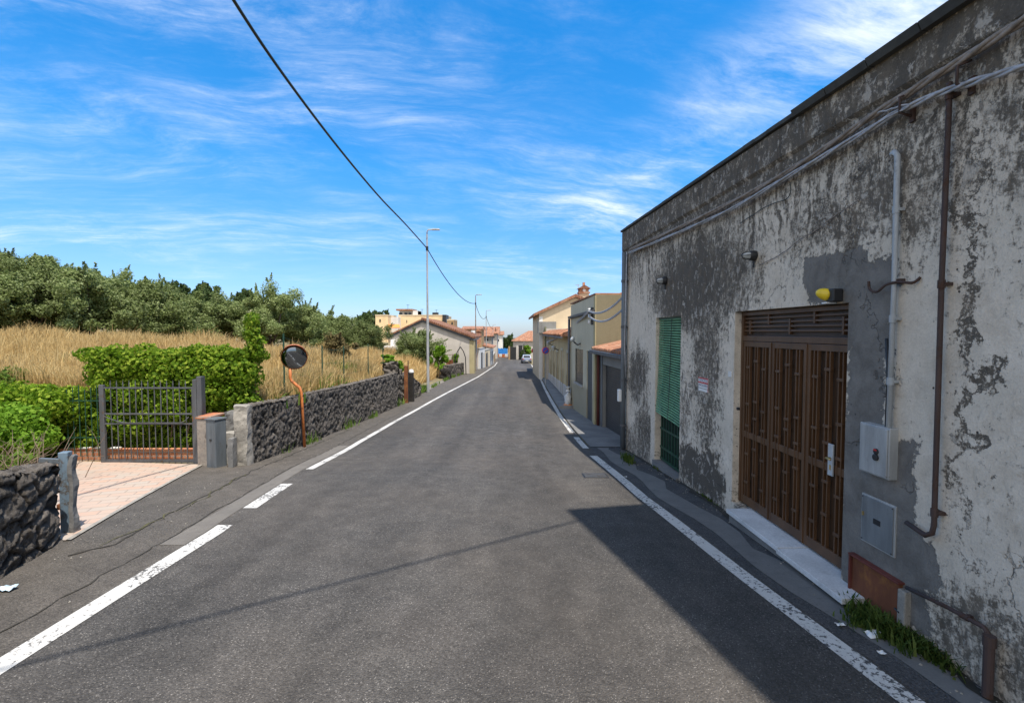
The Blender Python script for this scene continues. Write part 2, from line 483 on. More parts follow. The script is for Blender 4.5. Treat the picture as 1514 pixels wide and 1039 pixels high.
def tiles(name='roof_tiles', along='x'):
    m = Mat(name); v = m.co(); x, y, z = m.xyz(v)
    a = m.noise(v, 1.4, 5, .65); f = m.noise(v, 9, 5, .7)
    u = x if along == 'x' else y
    t = y if along == 'x' else x
    wv = ((u * 28.0)._m('SINE') * .5 + .5)
    row = ((t * 3.2)._m('FRACT'))
    cell = m.voro(m.scale(v, 4.5, 3.2, 3), 1, out='Color'); r, g, b = m.xyz(cell)
    col = m.ramp(a * .45 + r * .55, [(.15, (.20, .09, .05)), (.4, (.36, .155, .08)), (.65, (.45, .22, .125)), (.9, (.45, .32, .22))])
    col = m.mix(f.step(.55, .75) * .5, col, (.13, .10, .07))
    col = m.mix((wv.step(.35, .0)) * .6, col, (.09, .04, .025))
    return m.out(col, .85, 0, m.bump(wv + row * -.4, .9, .06))
M_TILE = tiles(); M_TILEY = tiles('roof_tiles_y', 'y')

def brick(name='old_brick', scale=1.0):
    m = Mat(name); v = m.co(); x, y, z = m.xyz(v)
    b = m.node('ShaderNodeTexBrick'); m.link(m.comb(x, z, 0.0), b.inputs[0])
    b.inputs['Color1'].default_value = (.40, .14, .065, 1); b.inputs['Color2'].default_value = (.55, .24, .12, 1)
    b.inputs['Mortar'].default_value = (.28, .24, .2, 1); b.inputs['Scale'].default_value = 1 / scale
    b.inputs['Brick Width'].default_value = .24; b.inputs['Row Height'].default_value = .085; b.inputs['Mortar Size'].default_value = .009
    f = m.noise(v, 18, 6, .7)
    col = m.mix(f.step(.5, .75) * .55, S(m.t, b.outputs[0]), (.14, .10, .08))
    return m.out(col, .9, 0, m.bump(f * .4 + S(m.t, b.outputs[1]) * -.8, .6, .02))
M_BRICK = brick()

def pavers():
    m = Mat('pink_pavers'); v = m.co(); x, y, z = m.xyz(v)
    ca, sa = math.cos(R(24)), math.sin(R(24))
    u = x * ca + y * sa; t = y * ca - x * sa
    b = m.node('ShaderNodeTexBrick'); m.link(m.comb(u, t, 0.0), b.inputs[0])
    b.inputs['Color1'].default_value = (.47, .31, .225, 1); b.inputs['Color2'].default_value = (.41, .345, .28, 1)
    b.inputs['Mortar'].default_value = (.30, .235, .19, 1); b.inputs['Scale'].default_value = 1
    b.inputs['Brick Width'].default_value = .34; b.inputs['Row Height'].default_value = .2; b.inputs['Mortar Size'].default_value = .011; b.inputs['Mortar Smooth'].default_value = .4
    f = m.noise(v, 12, 6, .7); g = m.noise(v, 1.5, 4, .6)
    col = m.mix(f.step(.45, .8) * .35, S(m.t, b.outputs[0]), (.35, .3, .25))
    col = m.mix(g.step(.45, .7) * .5, col, (.46, .36, .285))
    col = m.mix(m.noise(v, .7, 6, .65).step(.5, .7) * .4, col, (.30, .245, .2))
    return m.out(col, .85, 0, m.bump(S(m.t, b.outputs[1]) * -1.0 + f * .3, .5, .01))
M_PAVER = pavers()

def lava():
    m = Mat('lava_stone'); v = m.co()
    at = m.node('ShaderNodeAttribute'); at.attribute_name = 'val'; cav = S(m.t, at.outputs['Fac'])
    a = m.noise(v, 1.6, 5, .6); f = m.noise(v, 15, 9, .78, .8); g = m.noise(v, 48, 6, .75)
    r = m.noise(v, 5, 8, .7, 1.5)
    col = m.mix(a.step(.35, .65), (.085, .075, .065), (.17, .148, .126))
    col = m.mix(f.step(.54, .70) * .8, col, (.21, .19, .165))
    col = m.mix((r - .5).abs().step(.022, .004) * .55, col, (.30, .27, .235))
    col = m.mix(g.step(.62, .72) * .5, col, (.34, .31, .27))
    lich = m.noise(v, 4.2, 6, .7).step(.64, .72)
    col = m.mix(lich * .35, col, (.16, .15, .08))
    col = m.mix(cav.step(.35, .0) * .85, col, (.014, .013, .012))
    return m.out(col, .95, 0, m.bump(f + g * .5, 1.0, .035), spec=.2)
M_LAVA = lava()

def leafmat(name, c1, c2, c3, trans=.35, tc=(.25, .4, .04)):
    m = Mat(name); r = m.rnd(); o = m.orand()
    v = m.co(); n = m.noise(v, .9, 3, .5)
    col = m.ramp((r * .7 + n * .3), [(.1, c1), (.5, c2), (.9, c3)])
    k = o * .35 + .82
    col = m.mix(1.0, col, m.comb(k, k, k * .96), 'MULTIPLY')
    tcol = m.mix(1.0, col, tc, 'MULTIPLY')
    return m.out(col, .7, 0, None, trans=(trans, m.mix(.5, col, tc)), spec=.12)
M_OLIVEL = leafmat('olive_leaves', (.115, .155, .048), (.205, .25, .095), (.32, .365, .18), .38, (.22, .30, .07))
M_DARKL = leafmat('dark_leaves', (.03, .05, .018), (.055, .09, .03), (.09, .13, .045), .2, (.05, .1, .015))
M_VINEL = leafmat('vine_leaves', (.055, .11, .010), (.15, .26, .018), (.40, .48, .06), .42, (.28, .46, .02))
M_SHRUBL = leafmat('shrub_leaves', (.06, .11, .02), (.11, .18, .03), (.22, .28, .06), .4, (.22, .34, .03))
M_BRIGHTL = leafmat('bright_leaves', (.07, .15, .015), (.14, .27, .025), (.26, .40, .05), .42, (.25, .45, .02))
M_STRAW = leafmat('dry_grass', (.36, .24, .095), (.58, .41, .185), (.74, .58, .31), .34, (.64, .44, .17))
M_GRASS = leafmat('green_grass', (.05, .10, .015), (.10, .17, .03), (.18, .25, .05), .35, (.2, .32, .03))
M_BARK = simple('bark', (.085, .065, .05), .95, 0, .35, 9, .8, 22)
M_TWIG = simple('dry_twigs', (.17, .12, .085), .9, 0, .3, 9)

def metal_rust(name, c, rust, amt=.5, rough=.55, sc=5, metal=0):
    m = Mat(name); v = m.co()
    a = m.noise(v, sc, 7, .68); f = m.noise(v, sc * 9, 5, .7)
    r = (a + (f - .5) * .3).step(.62 - amt * .22, .76 - amt * .22)
    col = m.mix(r, m.mix(f, tuple(q * .85 for q in c), tuple(q * 1.12 for q in c)), m.mix(f, rust, tuple(q * .45 for q in rust)))
    gr = m.noise(m.scale(v, 7, 7, 1.1), 1, 6, .65).step(.3, .7, 1.12, .72)
    col = m.mix(1.0, col, m.comb(gr, gr * .985, gr * .96), 'MULTIPLY')
    return m.out(col, r * .3 + rough, metal, m.bump(f + r * .6, .35, .004))
M_BROWN = metal_rust('brown_metal', (.105, .053, .025), (.19, .095, .04), .25, .42, 3)
M_BROWNP = metal_rust('brown_panel', (.055, .029, .014), (.07, .04, .02), .3, .55, 3)
M_ORANGE = metal_rust('orange_paint', (.62, .20, .055), (.20, .08, .04), .45, .5, 8)
M_RUST = metal_rust('rust_plate', (.16, .052, .02), (.34, .14, .045), .7, .8, 3)
M_RUSTPIPE = metal_rust('rust_pipe', (.06, .036, .03), (.10, .05, .032), .5, .75, 8)
M_GREYBOX = metal_rust('grey_enamel', (.165, .18, .19), (.10, .10, .10), .05, .45, 6)
M_PALEBOX = metal_rust('pale_enamel', (.36, .37, .37), (.12, .1, .09), .12, .5, 6)
M_GATE = metal_rust('gate_iron', (.085, .09, .10), (.14, .09, .06), .3, .55, 7)
M_POSTBLUE = metal_rust('blue_grey_steel', (.12, .14, .16), (.14, .11, .08), .15, .5, 5)
M_GALV = metal_rust('galvanised_steel', (.42, .43, .44), (.25, .25, .24), .3, .5, 3, .25)
M_WHITEP = metal_rust('white_plastic', (.44, .47, .49), (.35, .36, .36), .05, .45, 6)
M_BLACKM = simple('black_metal', (.02, .02, .021), .5)
M_CABLE = simple('cable_black', (.012, .02, .014), .55)
M_CABLEG = simple('cable_grey', (.34, .34, .35), .5, 0, .35, 14)
M_CABLET = simple('cable_tan', (.24, .20, .165), .8, 0, .4, 20, .4, 60)
M_GREENB = simple('green_slat', (.12, .27, .14), .55, 0, .3, 5, .2, 40)
M_GREEND = simple('green_iron', (.012, .055, .032), .5, 0, .25, 8)
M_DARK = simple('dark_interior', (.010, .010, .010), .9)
M_SHUT = simple('dark_roller_shutter', (.055, .055, .055), .5, .3, .2, 3)
M_WOODD = simple('grey_door', (.13, .145, .15), .6, 0, .15, 4)
M_GLASSD = simple('dark_glass', (.02, .025, .03), .12)
M_LAMPG = simple('lamp_glass', (.42, .43, .42), .25, 0, .1)
M_YEL = simple('yellow_lamp', (.70, .50, .02), .4, 0, .12, 12)
M_WHITE = simple('white_enamel', (.72, .72, .70), .5, 0, .05)
M_RED = simple('red_enamel', (.50, .02, .02), .45, 0, .1)
M_BLUE = simple('blue_enamel', (.02, .08, .45), .45, 0, .1)
M_INK = simple('grey_ink', (.10, .10, .16), .6)
M_MARBLE = concrete('white_marble', (.50, .50, .49), (.66, .66, .65), (.30, .29, .27), 2.2, .5, .08)
M_BRASS = simple('brass', (.55, .40, .16), .35, .7, .2)
M_TARP = simple('blue_tarp', (.02, .20, .55), .6, 0, .2, 1)
M_SACK = simple('white_sack', (.62, .61, .58), .7, 0, .12, 8, .4, 20)
M_MIRROR = None
def mirror_mat():
    m = Mat('mirror_glass'); v = m.co(); n = m.noise(v, 3, 3)
    return m.out(m.mix(n, (.20, .22, .24), (.27, .29, .31)), .05, 1.0)
M_MIRROR = mirror_mat()

# ------------------------------------------------------------------ ground, road, markings
def strip(name, fl, fr, mat, off, y0, y1, n=2, kind='structure', thick=0):
    ys = [y0] + [y for y in YS if y0 + 1e-3 < y < y1 - 1e-3] + [y1]
    V = []; F = []
    for y in ys:
        a, b = fl(y), fr(y)
        for i in range(n): V.append((a + (b - a) * i / (n - 1), y, GZ(y) + off))
    for j in range(len(ys) - 1):
        for i in range(n - 1):
            k = j * n + i; F.append((k, k + 1, k + n + 1, k + n))
    if thick:
        b0 = len(V)
        for y in ys: V.append((fl(y), y, GZ(y) + off - thick)); V.append((fr(y), y, GZ(y) + off - thick))
        for j in range(len(ys) - 1):
            l0, l1 = j * n, (j + 1) * n; r0, r1 = l0 + n - 1, l1 + n - 1
            F.append((l0, l1, b0 + 2 * j + 2, b0 + 2 * j)); F.append((r1, r0, b0 + 2 * j + 1, b0 + 2 * j + 3))
        e = len(ys) - 1
        F.append((0, b0, b0 + 1, n - 1)); F.append((e * n, e * n + n - 1, b0 + 2 * e + 1, b0 + 2 * e))
    o = mesh_np(name, V, F, mat)
    return setp(o, kind=kind)
def interp(tab):
    xs = [a for a, b in tab]; ys = [b for a, b in tab]
    return lambda y: float(np.interp(y, xs, ys))
const = lambda c: (lambda y: c)

strip('ground', const(-2500), const(2500), M_SOIL, -.016, -20, 3000, 3)
LL = interp([(-20, -3.7), (3.4, -3.7), (6, -3.72), (8.3, -3.90), (9.6, -4.02), (13, -4.12), (16.7, -4.12), (23.8, -3.9), (32.7, -3.52), (43, -3.1), (58.8, -2.86), (72, -2.6), (87.6, -2.66), (101, -3.2), (139, -5.1), (200, -9), (400, -30)])
RL = interp([(-20, 4.0), (0, 2.95), (3.06, 2.60), (4.81, 2.34), (7.5, 2.04), (11.07, 1.87), (13, 1.84), (15, 1.82), (18.2, 1.83), (24, 1.93), (30.5, 2.08), (39, 2.34), (55, 2.75), (74.6, 3.05), (98, 2.6), (120, -.9), (139, -1.4), (200, -5), (400, -24)])
LW = interp([(-20, -5.0), (4.7, -5.05), (5.7, -5.35), (10, -5.45), (21.7, -5.05), (28, -5.1), (41, -5.3), (50, -4.75), (57, -4.35), (75, -3.3), (90, -3.4), (110, -4.5), (200, -11), (400, -33)])
RW = lambda y: 3.32 - .041 * y + .05 if y < 14 else float(np.interp(y, [14, 16, 21.2, 30, 39, 60, 75, 100, 130, 200, 400], [2.80, 2.80, 2.58, 2.75, 2.95, 3.35, 3.6, 3.4, 1, -3, -20]))
strip('road', lambda y: LL(y) - .1, lambda y: RL(y) + .12, M_ROAD, 0, -20, 400, 10)
strip('road_shoulder', lambda y: (-7.6 if 5 < y < 10.2 else LW(y) - .4), lambda y: LL(y) - .1, M_SHOULDER, 0, -20, 150, 5)
strip('pavement', lambda y: RL(y) + .12, lambda y: RW(y) + .35, M_WALK, 0, -20, 12.6, 5)
strip('pavement_ramp', lambda y: RL(y) + .14, lambda y: RW(y) + .4, M_CONCD, .012, 12.3, 20.6, 5)
strip('raised_pavement', lambda y: RL(y) + .16, lambda y: RW(y) + .3, M_CONCD, .12, 20.6, 76, 3, thick=.3)
# old worn patch band beside the wall
strip('pavement_patch', lambda y: RL(y) + .28 + .05 * math.sin(y * 2.3), lambda y: RL(y) + .62 + .07 * math.sin(y * 3.1) + .05 * math.sin(y * 7.7), concrete('worn_asphalt', (.13, .127, .12), (.165, .16, .15), (.08, .08, .078), 3, .6), .004, 2, 12.2, 3)
def line(name, f, y0, y1, wd=.17, off=.004, slant=0):
    return strip(name, lambda y: f(y) - wd / 2, lambda y: f(y) + wd / 2, M_PAINT, off, y0, y1, 2)
line('left_edge_line', LL, -5, 6.25, .2)
line('left_edge_line', LL, 6.95, 8.35, .2)
line('left_edge_line', LL, 9.55, 88, .15)
line('right_edge_line', RL, -3, 11.1, .17)
line('right_edge_line', RL, 12.1, 13.8, .15)
line('right_edge_line', RL, 14.6, 76, .15)
strip('gutter_band', lambda y: LL(y) - .40 + .02 * math.sin(y), lambda y: LL(y) - .12, concrete('gutter_concrete', (.125, .113, .098), (.155, .14, .12), (.09, .08, .07), 3, .7), .004, 5.6, 12.5, 3)

def crack(name, pts, wd, mat, amp=.03, off=.008):
    P = [Vector((p.x, p.y, 0)) for p in pts]; Q = []
    for a, b in zip(P[:-1], P[1:]):
        n = max(2, int((b - a).length / .09))
        for i in range(n): Q.append(a.lerp(b, i / n))
    Q.append(P[-1])
    V = []; F = []; ph = random.random() * 50
    for i, q in enumerate(Q):
        t = (Q[min(i + 1, len(Q) - 1)] - Q[max(i - 1, 0)]).normalized(); s = Vector((-t.y, t.x, 0))
        c = q + s * amp * mn.noise(Vector((i * .35, ph, 0))) + s * amp * .6 * mn.noise(Vector((i * 1.1, ph, 3)))
        ww = wd * (.35 + 1.1 * abs(mn.noise(Vector((i * .5, ph, 9)))) * 1.6)
        for k in (-1, 1):
            p = c + s * ww * k * .5; V.append((p.x, p.y, GZ(p.y) + off))
    for i in range(len(Q) - 1): F.append((2 * i, 2 * i + 1, 2 * i + 3, 2 * i + 2))
    return setp(mesh_np(name, V, F, mat), kind='structure')
M_CRACK = simple('crack_dirt', (.040, .035, .027), .95, 0, .4, 20)
M_SEAM = simple('tar_seam', (.088, .080, .070), .8, 0, .25, 20)
M_CRACKG = simple('weedy_crack', (.07, .065, .025), .95, 0, .5, 20)
crack('shoulder_crack', [gnd(*p) for p in ((100, 822), (170, 805), (250, 760), (320, 725), (372, 697), (440, 668), (520, 634))], .032, M_CRACK, .05)
crack('shoulder_crack', [gnd(*p) for p in ((150, 808), (240, 768), (300, 736), (362, 702))], .025, M_CRACKG, .09, .011)
crack('wall_foot_dirt', [Vector((RW(y) - .09, y, 0)) for y in np.arange(2, 12.4, .6)], .12, simple('wall_foot_dirt', (.03, .026, .018), .95, 0, .4, 10), .05, .009)
# seams across the worn carriageway edge
crack('road_seam', [Vector((LL(y) - .42, y, 0)) for y in np.arange(3, 22, 1.)], .02, M_CRACK, .05)

# paved drive in front of the gate
def poly_sheet(name, pts, mat, off, step=.5, kind='structure'):
    """convex polygon on the ground profile"""
    mb = MB(); ys = [p[1] for p in pts]
    cuts = [y for y in YS if min(ys) < y < max(ys)]
    cuts = [min(ys)] + cuts + [max(ys)]
    def span(y):
        xs = []
        for i in range(len(pts)):
            (x0, y0), (x1, y1) = pts[i], pts[(i + 1) % len(pts)]
            if min(y0, y1) - 1e-9 <= y <= max(y0, y1) + 1e-9 and abs(y1 - y0) > 1e-9: xs.append(x0 + (x1 - x0) * (y - y0) / (y1 - y0))
        return min(xs), max(xs)
    for a, b in zip(cuts[:-1], cuts[1:]):
        l0, r0 = span(a + 1e-6); l1, r1 = span(b - 1e-6)
        mb.quad((l0, a, GZ(a) + off), (r0, a, GZ(a) + off), (r1, b, GZ(b) + off), (l1, b, GZ(b) + off))
    return setp(mb.build(name, mat), kind=kind)
poly_sheet('drive_paving', [(-5.33, 5.72), (-6.52, 10.3), (-9.9, 10.45), (-9.9, 5.72)], M_PAVER, .012)
poly_sheet('drive_border', [(-5.27, 5.72), (-6.46, 10.3), (-6.52, 10.3), (-5.33, 5.72)], M_PALEST, .018)
poly_sheet('field_track', [(-5.0, 24.5), (-5.2, 38), (-8.5, 40), (-7.2, 26)], concrete('gravel', (.16, .145, .12), (.24, .21, .17), (.1, .09, .07), 6, .7), .006)
# the field behind the wall
_a = interp([(10, .62), (14, .5), (21, .32), (23, -.2), (25, GZ(25) + .03), (40, GZ(40) + .02), (60, GZ(60)), (75, GZ(75)), (150, -3.9)])
_A = interp([(10, .35), (16, .8), (24, 1.9), (32, 1.95), (42, 1.9), (60, 2.6), (150, 5)])
_L = interp([(10, 3), (22, 4), (24, 3.5), (150, 6)])
def FZ(x, y):
    d = max(0., -x - 5.75)
    if y > 24: d = max(0., d - 1.2)
    h = _a(y) + _A(y) * (1 - math.exp(-d / _L(y)))
    h += .12 * max(0., min(-x, 75) - 24) * min(1., max(0., (y - 18) / 18))
    h += .06 * max(0, -x - 10) * min(1., max(0., (y - 10) / 20)) * .6
    return h + .12 * mn.noise(Vector((x * .35, y * .35, 1)))
xs = np.concatenate([[-5.70, -5.75], np.arange(-6, -20, -.5), np.arange(-20, -60, -2.), np.geomspace(60, 400, 12) * -1])
ys = np.concatenate([np.arange(11.4, 40, .5), np.arange(40, 160, 2.5)])
V = []; F = []
for j, y in enumerate(ys):
    sh = 0 if y < 50 else -(y - 50) * .03
    for i, x in enumerate(xs):
        V.append((x, y, GZ(y) - .3 if i == 0 else FZ(x, y)))
nx = len(xs)
for j in range(len(ys) - 1):
    for i in range(nx - 1): F.append((j * nx + i, (j + 1) * nx + i, (j + 1) * nx + i + 1, j * nx + i + 1))
b0 = len(V)
for i, x in enumerate(xs): V.append((x, ys[0], GZ(11.4) - .3))
for i in range(nx - 1): F.append((i, i + 1, b0 + i + 1, b0 + i))
setp(mesh_np('field', V, F, M_SOIL, smooth=True), kind='structure')

# ------------------------------------------------------------------ vegetation makers
def leaf_quads(C, size, nrm=None, flat=.0, aspect=1.7):
    """C (n,3) centres -> diamond leaves, random directions"""
    n = len(C)
    a = rng.normal(size=(n, 3)); a /= np.linalg.norm(a, axis=1, keepdims=True)
    b = rng.normal(size=(n, 3))
    if nrm is not None: b = nrm * 1.4 + b * .8
    b -= a * (a * b).sum(1, keepdims=True) if nrm is None else 0
    if nrm is not None:
        b /= np.linalg.norm(b, axis=1, keepdims=True)
        a -= b * (a * b).sum(1, keepdims=True); a /= np.linalg.norm(a, axis=1, keepdims=True)
        side = np.cross(a, b)
    else:
        b /= np.linalg.norm(b, axis=1, keepdims=True); side = b
    s = np.asarray(size).reshape(-1, 1) * rng.uniform(.6, 1.3, (n, 1))
    V = np.stack([C - a * s * aspect * .5, C + side * s * .5, C + a * s * aspect * .5, C - side * s * .5], 1).reshape(-1, 3)
    F = np.arange(4 * n).reshape(-1, 4)
    return V, F
def crown_pts(n, rx, ry, rz, clumps=34, cr=.3, flatb=.55, seed=0):
    r = np.random.default_rng(seed)
    d = r.normal(size=(clumps, 3)); d /= np.linalg.norm(d, axis=1, keepdims=True)
    rad = r.uniform(.45, .98, (clumps, 1)) * (1 + .18 * r.normal(size=(clumps, 1)))
    cc = d * rad; cc[:, 2] = np.where(cc[:, 2] < 0, cc[:, 2] * flatb, cc[:, 2])
    csz = r.uniform(.5, 1.25, clumps) * cr
    k = r.integers(0, clumps, n)
    e = r.normal(size=(n, 3)); e /= np.linalg.norm(e, axis=1, keepdims=True)
    e *= (r.uniform(.35, 1.08, (n, 1)))
    P = cc[k] + e * csz[k][:, None]
    crown_pts.e = e + .25 * P
    ns = n // 9; g = 70; q = max(1, ns // g)      # leafy shoots breaking the outline
    kk = r.integers(0, clumps, q); dd = cc[kk] / np.linalg.norm(cc[kk], axis=1, keepdims=True) + np.array([0, 0, .55]) + r.normal(size=(q, 3)) * .3
    dd[:, 2] = np.abs(dd[:, 2]); dd /= np.linalg.norm(dd, axis=1, keepdims=True)
    base_ = cc[kk] + dd * csz[kk][:, None] * .8
    tt = r.uniform(0, 1, (q, g, 1)); ln = r.uniform(.12, .34, (q, 1, 1))
    sp = base_[:, None] + dd[:, None] * tt * ln + r.normal(size=(q, g, 3)) * .022 * (1.3 - tt)
    P = np.concatenate([P, sp.reshape(-1, 3)]); crown_pts.e = np.concatenate([crown_pts.e, r.normal(size=(q * g, 3)) * .6 + np.array([0, 0, .8])])
    return P * np.array([rx, ry, rz]), cc * np.array([rx, ry, rz]), csz
def trunk_mb(h, r, cc, n_limb=7, rg=None, crown_z=0):
    mb = MB(); rg = rg or random
    top = Vector((rg.uniform(-.2, .2), rg.uniform(-.2, .2), h))
    pts = [Vector((0, 0, -.3)), Vector((rg.uniform(-.08, .08), 0, h * .3)), Vector((rg.uniform(-.15, .15), rg.uniform(-.1, .1), h * .65)), top]
    mb.tube(pts, [r * 1.35, r, r * .85, r * .7], 8)
    for i in range(n_limb):
        c = Vector(cc[i]) * .8 + Vector((0, 0, crown_z))
        mid = top.lerp(c, .5) + Vector((rg.uniform(-.2, .2), rg.uniform(-.2, .2), .15))
        mb.tube([top - Vector((0, 0, .15)), mid, c], [r * .5, r * .3, r * .1], 6)
    return mb
tree_protos = {}
def tree_proto(key, lm, W_, H_, leaf, nl, clumps, cr, trunk_h, tr, seed, flatb=.55):
    P, cc, cs = crown_pts(nl, W_ / 2 * .82, W_ / 2 * .82, H_ / 2 * .95, clumps, cr, flatb, seed)
    P[:, 2] += trunk_h + H_ / 2 * .75
    V, F = leaf_quads(P, leaf, crown_pts.e)
    rg = random.Random(seed)
    mb = trunk_mb(trunk_h, tr, cc, 8, rg, trunk_h + H_ / 2 * .75)
    tm = bpy.data.meshes.new('trunk'); tm.from_pydata(mb.v, [], mb.f); tm.materials.append(M_BARK)
    for p in tm.polygons: p.use_smooth = True
    o = mesh_np('crown', V, F, lm); me = o.data; bpy.data.objects.remove(o)
    tree_protos[key] = (me, tm)
def put_tree(key, name, label, cat, x, y, z, s=1, rz=0, group=None, sz=None, slim=1):
    t = thing(name, label, cat, (x, y, z), rz, group)
    me, tm = tree_protos[key]
    for nm, d in (('crown', me), ('trunk', tm)):
        c = bpy.data.objects.new(nm, d); link(c, t)
    t.scale = (s * slim, s * slim, sz or s)
    return t
for i in range(5):
    tree_proto('olive%d' % i, M_OLIVEL, 6.2, 5.0, .095, 38000, 60 + i * 8, .25, 1.0, .2, 100 + i, .8)
for i in range(2):
    tree_proto('dark%d' % i, M_DARKL, 5, 4.5, .2, 11000, 70, .30, .8, .2, 200 + i, .9)
tree_proto('bush', M_SHRUBL, 2.2, 1.7, .10, 3500, 26, .32, .15, .05, 300)
tree_proto('bright', M_BRIGHTL, 2.4, 2.6, .16, 2600, 24, .30, .7, .07, 301, .9)
tree_proto('dryb', leafmat('dry_bush_leaves', (.07, .065, .03), (.15, .12, .05), (.22, .17, .08), .3, (.2, .15, .04)), 3.0, 2.2, .12, 3500, 30, .3, .3, .08, 302)

def px_tree(key, name, label, cat, px, top, wpx, Y, group=None, base=None, name_h=6.0, rz=None):
    """tree placed at depth Y; crown top and width read off as real sizes"""
    p = atY(px, top, Y); x = p.x
    b = FZ(x, Y) - .15 if base is None else base
    H = p.z - b; W_ = wpx / 720 * Y
    pw, ph = name_h
    t = put_tree(key, name, label, cat, x, Y, b, 1, random.uniform(0, 6.28) if rz is None else rz, group)
    t.scale = (W_ / pw, W_ / pw, H / ph)
    return t
OG = 'olive trees along the top of the dry field'
OS = (6.0, 5.9)
for i, (px, top, wp, Y, lab) in enumerate([
    (-30, 382, 150, 27, 'pale olive tree cut off by the left picture edge behind the grass'),
    (48, 392, 135, 29, 'pale olive tree second from the left edge, standing right behind the dry grass'),
    (132, 372, 150, 31, 'tallest front row olive tree with spiky shoots, left of the grove centre'),
    (205, 396, 130, 33, 'rounded silvery olive tree above the left part of the vine hedge'),
    (272, 420, 120, 35, 'grey green olive tree standing below the dark crowns on the ridge'),
    (338, 432, 100, 38, 'low olive tree behind the tall shoot of the vine hedge'),
    (398, 418, 105, 37, 'broad dark olive tree above the traffic mirror'),
    (452, 434, 95, 40, 'grey olive tree just right of the one above the traffic mirror'),
    (502, 456, 75, 43, 'smaller olive tree between the mirror tree and the last tree of the row'),
    (543, 462, 68, 42, 'rightmost dark olive tree of the row, beside the gabled house')]):
    px_tree('olive%d' % (i % 5), 'olive_tree', lab, 'olive tree', px, top, wp, Y, OG, name_h=OS)
for i, (px, top, wp, Y, lab) in enumerate([
    (5, 356, 110, 52, 'olive tree crowning the hill at the far left'),
    (62, 366, 100, 54, 'olive tree on the hill just right of the one crowning it'),
    (98, 384, 90, 50, 'olive tree on the hill slope behind the tall spiky olive tree'),
    (170, 398, 90, 46, 'olive tree filling the gap behind the tall spiky and rounded silvery ones'),
    (238, 414, 90, 46, 'olive tree in the second row above the vine hedge middle'),
    (312, 436, 90, 48, 'olive tree in the second row left of the hedge shoot'),
    (428, 432, 80, 50, 'olive tree in the second row behind the mirror'),
    (478, 452, 70, 52, 'olive tree in the second row above the dry brown bush')]):
    px_tree('olive%d' % ((i + 2) % 5), 'olive_tree', lab, 'olive tree', px, top, wp, Y, 'olive trees behind the front row', name_h=OS)
DS = (4.8, 5.6)
for i, (px, top, wp, Y, lab) in enumerate([
    (262, 405, 40, 85, 'left one of the two dark crowns on the ridge above the vine hedge'),
    (300, 408, 46, 85, 'right one of the two dark crowns on the ridge above the vine hedge'),
    (362, 418, 34, 85, 'small dark crown peeping over the grove left of the mirror tree'),
    (538, 454, 30, 110, 'left dark round tree behind the apricot building'),
    (553, 450, 34, 112, 'middle dark round tree behind the apricot building'),
    (568, 453, 32, 110, 'right dark round tree touching the roof terrace of the apricot building')]):
    px_tree('dark%d' % (i % 2), 'dark_tree', lab, 'tree', px, top, wp, Y, 'dark trees on the skyline', name_h=DS, base=atY(px, top + wp * 1.3, Y).z)
px_tree('dryb', 'dry_bush', 'brownish dry bush rising from the dry grass left of the last olive tree', 'bush', 497, 484, 62, 30, name_h=(2.9, 2.3))
px_tree('olive2', 'olive_tree', 'dense round olive tree in front of the grey gabled house', 'olive tree', 609, 476, 84, 43, name_h=OS, base=GZ(43) + .3)
px_tree('bright', 'young_tree', 'small bright green tree right of the lamp post before the gable', 'tree', 650, 506, 30, 42, name_h=(2.3, 3.2), base=GZ(42) + .1)
px_tree('bright', 'leafy_shrub', 'bright green shrub beside the fence end near the white terrace', 'shrub', 575, 522, 30, 30, name_h=(2.3, 3.2), base=.2)
px_tree('bright', 'leafy_shrub', 'small green shrub behind the rocky wall end', 'shrub', 590, 530, 22, 27, name_h=(2.3, 3.2), base=-.3)
# far trees round the bend
for px, top, wp, Y, lab in ((752, 489, 20, 150, 'leftmost dark green tree behind the road bend'), (766, 494, 18, 150, 'dark green tree beside the brown tiled roof at the bend'), (778, 488, 12, 160, 'small tree crown showing above the brown tiled roof'), (742, 492, 16, 155, 'low tree beside the far red roofs')):
    px_tree('dark1', 'dark_tree', lab, 'tree', px, top, wp, Y, None, name_h=DS, base=GZ(Y))
px_tree('bright', 'leafy_shrub', 'yellow green hedge shrub above the parked car', 'shrub', 780, 508, 17, 100, None, name_h=(2.3, 3.2), base=GZ(100))

# --- dry grass
def blades(n, fx, hmin, hmax, wd, name, mat, lean=.35, kind='stuff', label=None, cat=None, density=None):
    X, Y = fx(n); n = len(X)
    Z = np.array([FZ(a, b) for a, b in zip(X, Y)]) if density is None else density(X, Y)
    h = rng.uniform(hmin, hmax, n) * (1 + .35 * np.sin(X * 1.3) * np.sin(Y * .9 + X * .4))
    th = rng.uniform(0, 2 * np.pi, n); ln = rng.normal(0, lean, n)
    dx = np.cos(th) * ln * h; dy = np.sin(th) * ln * h
    w_ = wd * rng.uniform(.5, 1.4, n) * (1 + Y / 40.)
    ph = rng.uniform(0, np.pi, n); sx = np.cos(ph) * w_ / 2; sy = np.sin(ph) * w_ / 2 * .5
    B = np.stack([X, Y, Z - .05], 1); m1 = B + np.stack([dx * .35, dy * .35, h * .6], 1); T = B + np.stack([dx, dy, h * (1 - .15 * np.abs(ln))], 1)
    o = np.stack([sx, sy, 0 * sx], 1)
    V = np.stack([B - o, B + o, m1 + o * .8, m1 - o * .8, T + o * .25, T - o * .25], 1).reshape(-1, 3)
    k = np.arange(n)[:, None] * 6
    F = np.concatenate([k + np.array([[0, 1, 2, 3]]), k + np.array([[3, 2, 4, 5]])])
    o = mesh_np(name, V, F, mat); return setp(o, label, cat, None, kind)
